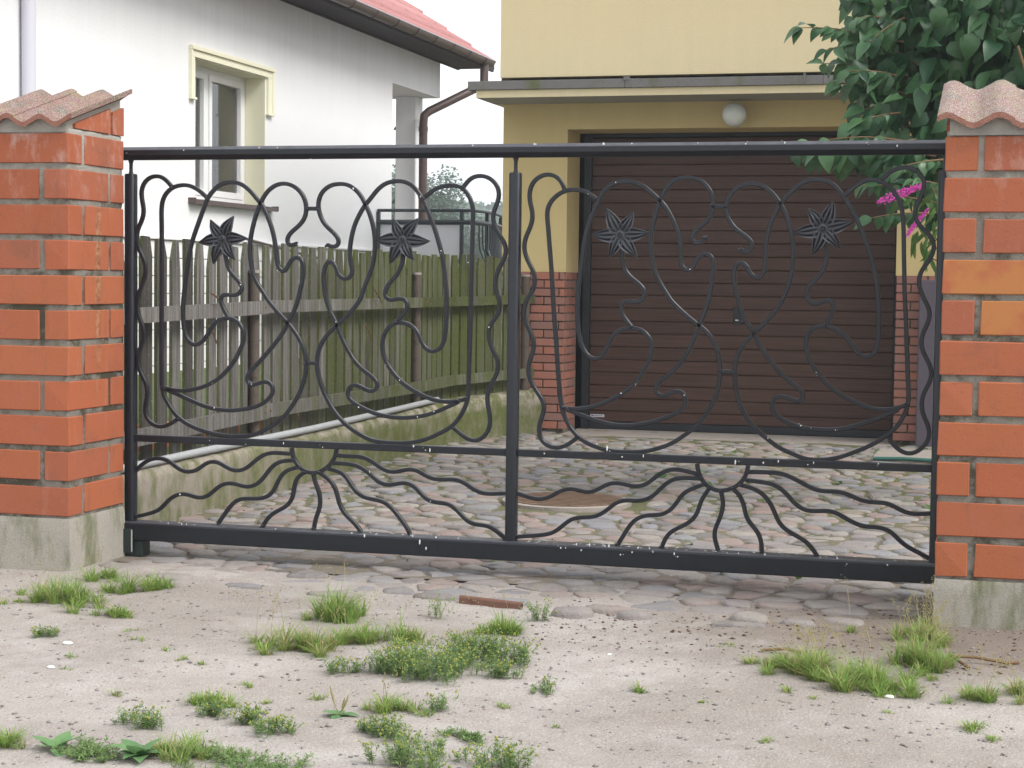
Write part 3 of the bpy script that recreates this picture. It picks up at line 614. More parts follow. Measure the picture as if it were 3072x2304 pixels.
SCROLLS=[[(-3.6754,0.4116),(-3.7017,0.4399),(-3.7257,0.4552),(-3.7522,0.4588),(-3.781,0.4533),(-3.8066,0.4359),(-3.823,0.4076),(-3.8268,0.377),(-3.821,0.342),(-3.8133,0.3114),(-3.8147,0.2807),(-3.8258,0.25),(-3.8413,0.2237),(-3.8471,0.2018),(-3.8485,0.1667),(-3.8413,0.136),(-3.8243,0.101),(-3.8083,0.0704),(-3.8034,0.0397),(-3.8063,0.0089),(-3.817,-0.0219),(-3.8291,-0.0529),(-3.8363,-0.075),(-3.846,-0.1059),(-3.847,-0.1411),(-3.8387,-0.1763),(-3.8208,-0.22),(-3.812,-0.2551),(-3.8168,-0.2905),(-3.8314,-0.3261),(-3.8421,-0.3617),(-3.843,-0.3971),(-3.8338,-0.4278),(-3.8143,-0.4627),(-3.7973,-0.4976),(-3.7949,-0.5329),(-3.7997,-0.5641),(-3.806,-0.5997),(-3.8055,-0.6262),(-3.7924,-0.6524),(-3.7705,-0.6738),(-3.7366,-0.6847),(-3.7051,-0.6796),(-3.6714,-0.6639),(-3.6425,-0.6454)],
[(-3.4992,0.3593),(-3.5253,0.3831),(-3.5538,0.4026),(-3.5871,0.4157),(-3.6157,0.4179),(-3.6491,0.4137),(-3.6778,0.4029),(-3.7017,0.3812),(-3.7184,0.355),(-3.7246,0.3245),(-3.7256,0.2896),(-3.724,0.1848),(-3.7242,-0.0734),(-3.725,-0.2051),(-3.7249,-0.337),(-3.7238,-0.4471),(-3.7223,-0.4956),(-3.7159,-0.5307),(-3.7005,-0.5611),(-3.6763,-0.5957),(-3.6474,-0.6301),(-3.6137,-0.6554),(-3.5657,-0.6781),(-3.5083,-0.6959),(-3.4511,-0.7071),(-3.3894,-0.7138),(-3.3327,-0.7118),(-3.2763,-0.7055),(-3.2248,-0.6863),(-3.1828,-0.6631),(-3.1456,-0.6402),(-3.1132,-0.6088),(-3.081,-0.5645),(-3.0535,-0.5205),(-3.0307,-0.4681),(-3.0195,-0.4204),(-3.0174,-0.3816),(-3.0199,-0.343),(-3.0317,-0.3045),(-3.0503,-0.2662),(-3.0783,-0.228),(-3.1062,-0.1962),(-3.1481,-0.156),(-3.1948,-0.1051),(-3.2183,-0.0709),(-3.2558,-0.0196),(-3.277,0.0276),(-3.2866,0.075),(-3.2915,0.1224),(-3.2893,0.1655),(-3.2825,0.2043),(-3.2733,0.243),(-3.2618,0.2818),(-3.248,0.3162),(-3.2365,0.3419),(-3.2249,0.3634),(-3.2065,0.3891),(-3.1788,0.4104),(-3.1511,0.421),(-3.1257,0.4231),(-3.0957,0.4187),(-3.068,0.4037),(-3.0426,0.3803),(-3.0264,0.3504),(-3.0193,0.3163),(-3.0223,0.2822),(-3.0373,0.2523),(-3.0624,0.2288),(-3.0899,0.2094),(-3.1083,0.1879),(-3.1118,0.1665),(-3.1035,0.1516),(-3.0873,0.1474),(-3.0666,0.1561)],
[(-3.715,-0.502),(-3.6812,-0.5099),(-3.6331,-0.5151),(-3.5852,-0.5116),(-3.5326,-0.4992),(-3.4851,-0.4804),(-3.4377,-0.4529),(-3.3999,-0.417),(-3.367,-0.377),(-3.3389,-0.3285),(-3.3203,-0.2847),(-3.3181,-0.2499),(-3.3299,-0.2154),(-3.3536,-0.1898),(-3.3866,-0.1795),(-3.4196,-0.1823),(-3.4527,-0.1959),(-3.4763,-0.2225),(-3.4952,-0.2577),(-3.5141,-0.2843),(-3.5379,-0.3023),(-3.5593,-0.3071),(-3.5809,-0.2966),(-3.6,-0.2729),(-3.6121,-0.2337),(-3.617,-0.1813),(-3.6171,-0.1157),(-3.6124,-0.0719),(-3.6053,-0.0107),(-3.5959,0.0548),(-3.5841,0.1203),(-3.5699,0.1726),(-3.5487,0.2291),(-3.5251,0.2899),(-3.5039,0.3419),(-3.4968,0.3593),(-3.478,0.383),(-3.4545,0.4067),(-3.4263,0.4239),(-3.3981,0.429),(-3.3676,0.4289),(-3.3371,0.4237),(-3.3043,0.4021),(-3.2762,0.3763),(-3.2528,0.3484),(-3.2364,0.3333),(-3.2247,0.3162),(-3.206,0.2776),(-3.1872,0.2305),(-3.173,0.179),(-3.1658,0.1319),(-3.161,0.0932),(-3.1538,0.0546),(-3.1422,0.0376),(-3.1305,0.0312),(-3.1167,0.0357),(-3.1053,0.0594),(-3.0916,0.0852),(-3.0709,0.0961),(-3.0501,0.0941),(-3.0362,0.0771),(-3.0315,0.0472),(-3.0358,0.0044),(-3.0448,-0.0386),(-3.0538,-0.073),(-3.065,-0.116),(-3.0833,-0.1593),(-3.1062,-0.1984),(-3.1337,-0.2463),(-3.1706,-0.2945),(-3.217,-0.3474),(-3.2635,-0.3962),(-3.2962,-0.4318),(-3.3032,-0.4537),(-3.296,-0.4709),(-3.2772,-0.4813),(-3.2538,-0.4763),(-3.2305,-0.4648),(-3.2071,-0.462),(-3.1884,-0.468),(-3.1743,-0.4893),(-3.1765,-0.5154),(-3.1928,-0.5375),(-3.2207,-0.56),(-3.2627,-0.5787),(-3.3097,-0.5888),(-3.3804,-0.5976),(-3.4515,-0.5932),(-3.5086,-0.5818),(-3.5659,-0.5616),(-3.6187,-0.5411),(-3.662,-0.5248),(-3.7054,-0.5084)],
[(-3.4159,0.1345),(-3.4087,0.1042),(-3.4039,0.0739),(-3.392,0.0394),(-3.3684,0.0093),(-3.3448,-0.0121),(-3.3297,-0.0335),(-3.3282,-0.0508),(-3.3399,-0.0704),(-3.3634,-0.0794),(-3.3916,-0.0755),(-3.4152,-0.0736),(-3.4294,-0.0847),(-3.434,-0.1),(-3.4245,-0.1258),(-3.4102,-0.1517),(-3.3936,-0.1775)],
[(-3.0147,0.3112),(-2.9666,0.3113)],
[(-3.0174,-0.3739),(-2.9691,-0.3727)],
[(-2.9197,0.1527),(-2.9037,0.1443),(-2.8832,0.1423),(-2.8674,0.153),(-2.8652,0.1722),(-2.8767,0.1933),(-2.8996,0.2124),(-2.9271,0.2356),(-2.9478,0.2654),(-2.9594,0.2951),(-2.9651,0.3206),(-2.9621,0.3504),(-2.9509,0.3801),(-2.9282,0.4013),(-2.901,0.4161),(-2.8647,0.4202),(-2.8285,0.418),(-2.8013,0.4053),(-2.774,0.382),(-2.7535,0.3545),(-2.7444,0.3313),(-2.7284,0.3039),(-2.7146,0.2659),(-2.703,0.2238),(-2.6968,0.1773),(-2.6973,0.1266),(-2.704,0.0716),(-2.7216,0.0206),(-2.7393,-0.022),(-2.7548,-0.0646),(-2.7703,-0.0988),(-2.8062,-0.1419),(-2.8468,-0.1809),(-2.8739,-0.2071),(-2.9102,-0.2377),(-2.9397,-0.2768),(-2.9601,-0.3201),(-2.9653,-0.3632),(-2.9632,-0.4061),(-2.9477,-0.4616),(-2.9267,-0.5126),(-2.8943,-0.5675),(-2.8574,-0.6136),(-2.8161,-0.6509),(-2.7704,-0.6794),(-2.7203,-0.7033),(-2.666,-0.7142),(-2.6029,-0.7163),(-2.5357,-0.7138),(-2.4778,-0.7033),(-2.4246,-0.6844),(-2.3805,-0.6617),(-2.3366,-0.637),(-2.3061,-0.6044),(-2.2802,-0.5614),(-2.2653,-0.5231),(-2.2612,-0.4936),(-2.2598,-0.4305),(-2.2568,-0.3046),(-2.2539,-0.1789),(-2.2531,-0.0536),(-2.2506,0.109),(-2.2489,0.2338),(-2.2485,0.3086),(-2.2554,0.3418),(-2.2688,0.3709),(-2.2909,0.3979),(-2.3172,0.4104),(-2.3522,0.4118),(-2.3873,0.4085),(-2.4223,0.3961),(-2.4485,0.3774),(-2.4726,0.3586)],
[(-2.272,-0.5128),(-2.3026,-0.5221),(-2.3466,-0.5276),(-2.3996,-0.525),(-2.4485,-0.5116),(-2.5021,-0.4877),(-2.556,-0.4553),(-2.5966,-0.4182),(-2.6329,-0.3724),(-2.6512,-0.3345),(-2.6582,-0.2965),(-2.6563,-0.2582),(-2.6431,-0.224),(-2.6209,-0.1982),(-2.5942,-0.185),(-2.5629,-0.1844),(-2.5316,-0.1944),(-2.5047,-0.2129),(-2.4867,-0.2421),(-2.473,-0.2756),(-2.4551,-0.3005),(-2.4328,-0.3106),(-2.4107,-0.308),(-2.3887,-0.2949),(-2.3758,-0.2694),(-2.3674,-0.223),(-2.3639,-0.1389),(-2.3648,-0.0551),(-2.372,0.0034),(-2.3817,0.0871),(-2.3978,0.1497),(-2.4205,0.2207),(-2.4477,0.2917),(-2.4725,0.3418),(-2.4815,0.3586),(-2.5016,0.3879),(-2.5285,0.4151),(-2.5597,0.4299),(-2.5908,0.4321),(-2.6264,0.4301),(-2.6576,0.4176),(-2.6887,0.3924),(-2.7154,0.3587),(-2.7421,0.3292),(-2.7643,0.2954),(-2.7866,0.2531),(-2.802,0.2064),(-2.8107,0.1598),(-2.8149,0.1173),(-2.8101,0.0749),(-2.8008,0.0452),(-2.8007,0.024),(-2.8164,0.0047),(-2.8368,0.0002),(-2.8573,0.0085),(-2.8711,0.0318),(-2.8804,0.0615),(-2.8987,0.0805),(-2.9192,0.076),(-2.9327,0.0525),(-2.9385,0.0183),(-2.9354,-0.0244),(-2.9273,-0.0755),(-2.9203,-0.101),(-2.9017,-0.1477),(-2.8763,-0.19),(-2.8647,-0.2197),(-2.8462,-0.2621),(-2.8232,-0.3043),(-2.791,-0.3548),(-2.7499,-0.3965),(-2.7135,-0.4212),(-2.6908,-0.4376),(-2.6771,-0.4586),(-2.6814,-0.48),(-2.6994,-0.4911),(-2.722,-0.4918),(-2.7492,-0.4776),(-2.772,-0.4654),(-2.7947,-0.466),(-2.8128,-0.4772),(-2.8194,-0.5009),(-2.8147,-0.5244),(-2.7941,-0.543),(-2.7576,-0.5633),(-2.7031,-0.5852),(-2.6354,-0.6001),(-2.577,-0.6046),(-2.5144,-0.6005),(-2.4478,-0.5878),(-2.3903,-0.5669),(-2.3376,-0.5421),(-2.3026,-0.5263)],
[(-2.5659,0.1402),(-2.5634,0.1065),(-2.5719,0.0686),(-2.5872,0.0305),(-2.6137,0.0007),(-2.6403,-0.0335),(-2.6491,-0.0547),(-2.6467,-0.0716),(-2.6354,-0.0841),(-2.6174,-0.0902),(-2.5906,-0.0835),(-2.5639,-0.0789),(-2.5459,-0.0934),(-2.5413,-0.1165),(-2.55,-0.1377),(-2.5698,-0.1592),(-2.592,-0.1828)],
[(-2.2931,0.4041),(-2.2781,0.4249),(-2.2566,0.4455),(-2.2306,0.4529),(-2.2002,0.4528),(-2.1654,0.4369),(-2.1392,0.4079),(-2.1301,0.3749),(-2.1362,0.3418),(-2.151,0.3129),(-2.1584,0.2839),(-2.1545,0.2466),(-2.1368,0.2135),(-2.1148,0.1805),(-2.0993,0.1516),(-2.0968,0.1227),(-2.1093,0.0894),(-2.1305,0.0519),(-2.143,0.0144),(-2.1447,-0.0231),(-2.1334,-0.0645),(-2.1246,-0.0768),(-2.1221,-0.1059),(-2.1303,-0.1434),(-2.1495,-0.1688),(-2.1666,-0.1899),(-2.1728,-0.2192),(-2.168,-0.2567),(-2.1523,-0.2981),(-2.1346,-0.3269),(-2.1255,-0.356),(-2.1295,-0.3895),(-2.1442,-0.4233),(-2.1656,-0.4573),(-2.1761,-0.4911),(-2.1735,-0.5246),(-2.1665,-0.5621),(-2.1596,-0.5954),(-2.1614,-0.6249),(-2.1741,-0.6589),(-2.2,-0.685),(-2.2349,-0.6947),(-2.2657,-0.6852),(-2.2967,-0.6631),(-2.3278,-0.6388)],
[(-1.8426,0.395),(-1.8492,0.4154),(-1.8665,0.44),(-1.89,0.4544),(-1.9156,0.4586),(-1.941,0.4546),(-1.9664,0.4404),(-1.9853,0.4199),(-1.9956,0.3912),(-1.9973,0.3583),(-1.9905,0.3253),(-1.9815,0.2966),(-1.982,0.2636),(-1.9934,0.2265),(-2.008,0.1976),(-2.0162,0.1687),(-2.018,0.1398),(-2.009,0.1068),(-1.9936,0.078),(-1.9761,0.0451),(-1.9663,0.0163),(-1.9688,-0.0167),(-1.9834,-0.05),(-1.9981,-0.0729),(-2.0106,-0.0959),(-2.0167,-0.125),(-2.012,-0.1581),(-1.9965,-0.191),(-1.9789,-0.2279),(-1.9677,-0.2609),(-1.9694,-0.2941),(-1.9818,-0.3276),(-1.9909,-0.3569),(-1.9905,-0.3901),(-1.9805,-0.4273),(-1.9586,-0.4641),(-1.9367,-0.4926),(-1.9192,-0.5253),(-1.9188,-0.5544),(-1.9312,-0.5881),(-1.9414,-0.6217),(-1.941,-0.6551),(-1.9277,-0.6838),(-1.9039,-0.7037),(-1.8695,-0.7129),(-1.8355,-0.7075),(-1.8059,-0.6919),(-1.7849,-0.6745),(-1.7681,-0.6615)],
[(-1.6968,0.3499),(-1.7243,0.3683),(-1.7497,0.3846),(-1.7793,0.3928),(-1.8088,0.3941),(-1.8425,0.3888),(-1.8719,0.3725),(-1.8971,0.35),(-1.9137,0.3213),(-1.9174,0.2843),(-1.9125,0.2351),(-1.905,0.1529),(-1.895,0.0501),(-1.8881,-0.0487),(-1.8819,-0.131),(-1.8719,-0.2341),(-1.8641,-0.3373),(-1.8541,-0.4405),(-1.8468,-0.5107),(-1.8399,-0.5437),(-1.8288,-0.5765),(-1.8069,-0.6173),(-1.7681,-0.6594),(-1.7296,-0.685),(-1.6786,-0.7038),(-1.6237,-0.7163),(-1.5524,-0.7177),(-1.4816,-0.7131),(-1.4237,-0.6986),(-1.3662,-0.6761),(-1.3133,-0.6416),(-1.2648,-0.6033),(-1.2208,-0.549),(-1.1892,-0.4994),(-1.1699,-0.4462),(-1.1621,-0.3813),(-1.1618,-0.3369),(-1.1708,-0.2887),(-1.1857,-0.2527),(-1.2066,-0.2168),(-1.2316,-0.189),(-1.2563,-0.1733),(-1.2935,-0.1457),(-1.3351,-0.11),(-1.3726,-0.0741),(-1.381,-0.0621),(-1.4106,-0.0179),(-1.4361,0.0263),(-1.4534,0.0748),(-1.4625,0.1233),(-1.4653,0.1719),(-1.462,0.2165),(-1.4544,0.2569),(-1.4409,0.3095),(-1.4312,0.3417),(-1.4173,0.374),(-1.3974,0.4062),(-1.3732,0.4302),(-1.3448,0.4422),(-1.3123,0.4441),(-1.2796,0.44),(-1.2469,0.4218),(-1.2179,0.3897),(-1.2031,0.3537),(-1.2025,0.3217),(-1.21,0.2897),(-1.2277,0.2616),(-1.2517,0.2415),(-1.2777,0.2213),(-1.2915,0.1971),(-1.2871,0.177),(-1.2706,0.167),(-1.2504,0.1732),(-1.2325,0.1914)],
[(-1.8379,-0.5374),(-1.808,-0.5406),(-1.7656,-0.5414),(-1.715,-0.5316),(-1.6605,-0.5135),(-1.6105,-0.4873),(-1.5649,-0.4614),(-1.5279,-0.4276),(-1.4954,-0.3817),(-1.4712,-0.3403),(-1.4553,-0.3032),(-1.4517,-0.2705),(-1.4584,-0.2381),(-1.4817,-0.21),(-1.5068,-0.1942),(-1.5401,-0.1887),(-1.5734,-0.1934),(-1.6065,-0.2083),(-1.6292,-0.2334),(-1.6433,-0.2664),(-1.6554,-0.2995),(-1.6761,-0.3205),(-1.7012,-0.3273),(-1.7266,-0.3176),(-1.7482,-0.2892),(-1.7635,-0.2525),(-1.7725,-0.2115),(-1.7777,-0.1499),(-1.7771,-0.0472),(-1.7698,0.0308),(-1.7601,0.0924),(-1.7547,0.1539),(-1.743,0.2152),(-1.727,0.2684),(-1.7087,0.3092),(-1.6946,0.3458),(-1.6804,0.3743),(-1.6579,0.4027),(-1.629,0.4209),(-1.5958,0.4269),(-1.5584,0.4268),(-1.521,0.4166),(-1.4877,0.3983),(-1.4543,0.37),(-1.4292,0.3478),(-1.4083,0.3256),(-1.3872,0.2934),(-1.366,0.2532),(-1.3489,0.2089),(-1.3379,0.1646),(-1.3351,0.1243),(-1.3386,0.092),(-1.33,0.0679),(-1.3135,0.0559),(-1.2971,0.0561),(-1.2831,0.0683),(-1.2733,0.0926),(-1.2575,0.1189),(-1.2374,0.1271),(-1.217,0.1232),(-1.2005,0.1053),(-1.1978,0.0691),(-1.2029,0.0168),(-1.2099,-0.0396),(-1.2212,-0.088),(-1.2367,-0.1326),(-1.2542,-0.1733),(-1.2678,-0.214),(-1.2873,-0.2629),(-1.3151,-0.3122),(-1.3472,-0.3536),(-1.3877,-0.3912),(-1.4203,-0.4165),(-1.4344,-0.4373),(-1.434,-0.4577),(-1.4214,-0.4737),(-1.3986,-0.475),(-1.3782,-0.4643),(-1.3578,-0.4535),(-1.329,-0.4507),(-1.3082,-0.4663),(-1.3017,-0.4905),(-1.3114,-0.5193),(-1.3357,-0.5404),(-1.3765,-0.5621),(-1.4299,-0.5801),(-1.4919,-0.5965),(-1.5542,-0.6055),(-1.6171,-0.6027),(-1.6803,-0.5903),(-1.7355,-0.5735),(-1.7781,-0.5583),(-1.8122,-0.547)],
[(-1.5915,0.159),(-1.589,0.1305),(-1.5864,0.098),(-1.5775,0.0614),(-1.5562,0.0291),(-1.5309,0.009),(-1.5016,-0.011),(-1.4867,-0.0352),(-1.4863,-0.0595),(-1.5004,-0.078),(-1.5211,-0.0824),(-1.5461,-0.0766),(-1.5711,-0.077),(-1.5875,-0.0915),(-1.5892,-0.1181),(-1.5784,-0.1424),(-1.5614,-0.1625),(-1.5423,-0.1867)],
[(-1.2075,0.3226),(-1.1475,0.3226)],
[(-1.1543,-0.3658),(-1.1018,-0.3645)],
[(-1.0884,0.1462),(-1.0742,0.1363),(-1.0561,0.1344),(-1.0383,0.1465),(-1.0367,0.1665),(-1.0471,0.1864),(-1.0715,0.2042),(-1.0999,0.222),(-1.1245,0.2459),(-1.1412,0.2738),(-1.1498,0.3058),(-1.1504,0.3337),(-1.1428,0.3577),(-1.1232,0.3856),(-1.0955,0.4055),(-1.0676,0.4153),(-1.0357,0.4172),(-1.0036,0.4112),(-0.9754,0.3933),(-0.9511,0.3695),(-0.9348,0.3476),(-0.9225,0.3298),(-0.9019,0.2902),(-0.8851,0.2467),(-0.8743,0.1992),(-0.8673,0.1517),(-0.8682,0.1001),(-0.8713,0.0604),(-0.8784,0.0206),(-0.8915,-0.0194),(-0.9066,-0.0554),(-0.9113,-0.0713),(-0.9383,-0.1116),(-0.9734,-0.1522),(-1.0047,-0.1848),(-1.0283,-0.2093),(-1.0559,-0.2379),(-1.0794,-0.2705),(-1.0947,-0.3111),(-1.1012,-0.3516),(-1.0992,-0.3918),(-1.0942,-0.4401),(-1.0791,-0.4921),(-1.0539,-0.5437),(-1.0208,-0.587),(-0.984,-0.622),(-0.9433,-0.6528),(-0.9027,-0.6795),(-0.8625,-0.6951),(-0.8224,-0.7117),(-0.7866,-0.7203),(-0.7431,-0.7207),(-0.6959,-0.7149),(-0.6451,-0.701),(-0.5832,-0.6748),(-0.5293,-0.649),(-0.4834,-0.6176),(-0.438,-0.5795),(-0.412,-0.5392),(-0.3956,-0.4993),(-0.3888,-0.4637),(-0.3898,-0.4204),(-0.3956,-0.342),(-0.4023,-0.2244),(-0.4089,-0.107),(-0.4146,-0.0288),(-0.4211,0.1235),(-0.4259,0.2404),(-0.4333,0.3105),(-0.4437,0.3455),(-0.4597,0.3728),(-0.4833,0.4001),(-0.5068,0.4197),(-0.534,0.4295),(-0.5649,0.4315),(-0.5917,0.4238),(-0.6223,0.4043),(-0.6451,0.3848),(-0.6641,0.3652)],
[(-0.396,-0.4816),(-0.4284,-0.4944),(-0.4668,-0.5035),(-0.5093,-0.5048),(-0.5522,-0.4962),(-0.5954,-0.4797),(-0.6427,-0.4592),(-0.6825,-0.4326),(-0.7224,-0.4018),(-0.7548,-0.3629),(-0.7832,-0.3238),(-0.7998,-0.2883),(-0.8083,-0.2567),(-0.8091,-0.2209),(-0.7979,-0.1928),(-0.7785,-0.1765),(-0.7551,-0.1662),(-0.7315,-0.1658),(-0.7039,-0.1732),(-0.6722,-0.1904),(-0.6404,-0.2135),(-0.6203,-0.2408),(-0.6041,-0.2681),(-0.5843,-0.2854),(-0.5608,-0.2928),(-0.5377,-0.2844),(-0.5227,-0.2624),(-0.5157,-0.2307),(-0.5148,-0.1874),(-0.5167,-0.1087),(-0.5223,-0.0302),(-0.5303,0.0246),(-0.5455,0.095),(-0.5664,0.1615),(-0.591,0.2202),(-0.6195,0.2829),(-0.6478,0.3299),(-0.6639,0.3574),(-0.684,0.3849),(-0.7119,0.4144),(-0.7435,0.4302),(-0.7789,0.4342),(-0.8141,0.4304),(-0.8452,0.4147),(-0.8763,0.3891),(-0.9033,0.3575),(-0.9265,0.3338),(-0.9418,0.3021),(-0.9589,0.2663),(-0.972,0.2265),(-0.979,0.1788),(-0.982,0.127),(-0.983,0.0792),(-0.9864,0.0512),(-0.9961,0.0332),(-1.0159,0.025),(-1.0361,0.0347),(-1.0485,0.0546),(-1.0569,0.0745),(-1.0732,0.0883),(-1.0894,0.0902),(-1.1072,0.078),(-1.1127,0.0499),(-1.1099,0.0099),(-1.101,-0.0341),(-1.0936,-0.058),(-1.0806,-0.1059),(-1.0575,-0.1537),(-1.0348,-0.1853),(-1.0224,-0.2051),(-1.0077,-0.2369),(-0.9788,-0.2804),(-0.9377,-0.3355),(-0.897,-0.3785),(-0.8525,-0.4133),(-0.8244,-0.4325),(-0.8121,-0.4522),(-0.8156,-0.4722),(-0.8312,-0.4827),(-0.8552,-0.4774),(-0.8793,-0.4661),(-0.9033,-0.4608),(-0.9271,-0.4655),(-0.9427,-0.484),(-0.9442,-0.5081),(-0.9337,-0.5319),(-0.9053,-0.5551),(-0.8651,-0.5738),(-0.8171,-0.5883),(-0.7655,-0.5945),(-0.6985,-0.5943),(-0.6399,-0.5863),(-0.5817,-0.5685),(-0.5239,-0.5468),(-0.4741,-0.5234),(-0.4282,-0.5042)],
[(-0.7382,0.1841),(-0.7317,0.1565),(-0.7297,0.121),(-0.736,0.0854),(-0.7528,0.0457),(-0.7816,0.0177),(-0.8047,-0.0103),(-0.812,-0.0382),(-0.811,-0.0381),(-0.8046,-0.0618),(-0.7845,-0.0794),(-0.761,-0.077),(-0.7416,-0.0649),(-0.7221,-0.0587),(-0.7023,-0.0683),(-0.6979,-0.0919),(-0.7052,-0.1158),(-0.7183,-0.1437),(-0.7276,-0.1637)],
[(-0.5134,0.4353),(-0.5021,0.4469),(-0.4796,0.4663),(-0.453,0.4778),(-0.4264,0.4816),(-0.3958,0.4775),(-0.3687,0.4599),(-0.351,0.4347),(-0.3464,0.4037),(-0.3551,0.3727),(-0.3696,0.3416),(-0.3823,0.3145),(-0.3835,0.2872),(-0.3713,0.2562),(-0.3479,0.2329),(-0.3245,0.2097),(-0.3067,0.1826),(-0.3024,0.1594),(-0.311,0.1243),(-0.3292,0.0931),(-0.3477,0.0695),(-0.3603,0.0382),(-0.3594,0.0031),(-0.3472,-0.0279),(-0.3357,-0.055),(-0.3158,-0.0899),(-0.3112,-0.121),(-0.3218,-0.1524),(-0.3399,-0.1918),(-0.3447,-0.231),(-0.3382,-0.2622),(-0.3182,-0.297),(-0.3022,-0.3279),(-0.2995,-0.3592),(-0.3065,-0.3868),(-0.3265,-0.4265),(-0.3371,-0.4622),(-0.3361,-0.4974),(-0.3264,-0.5284),(-0.3114,-0.5555),(-0.3036,-0.581),(-0.3029,-0.6068),(-0.3096,-0.6292),(-0.3234,-0.6481),(-0.3427,-0.6673),(-0.3694,-0.6812),(-0.3964,-0.6804),(-0.4238,-0.6666),(-0.4461,-0.6451),(-0.461,-0.6271)]]
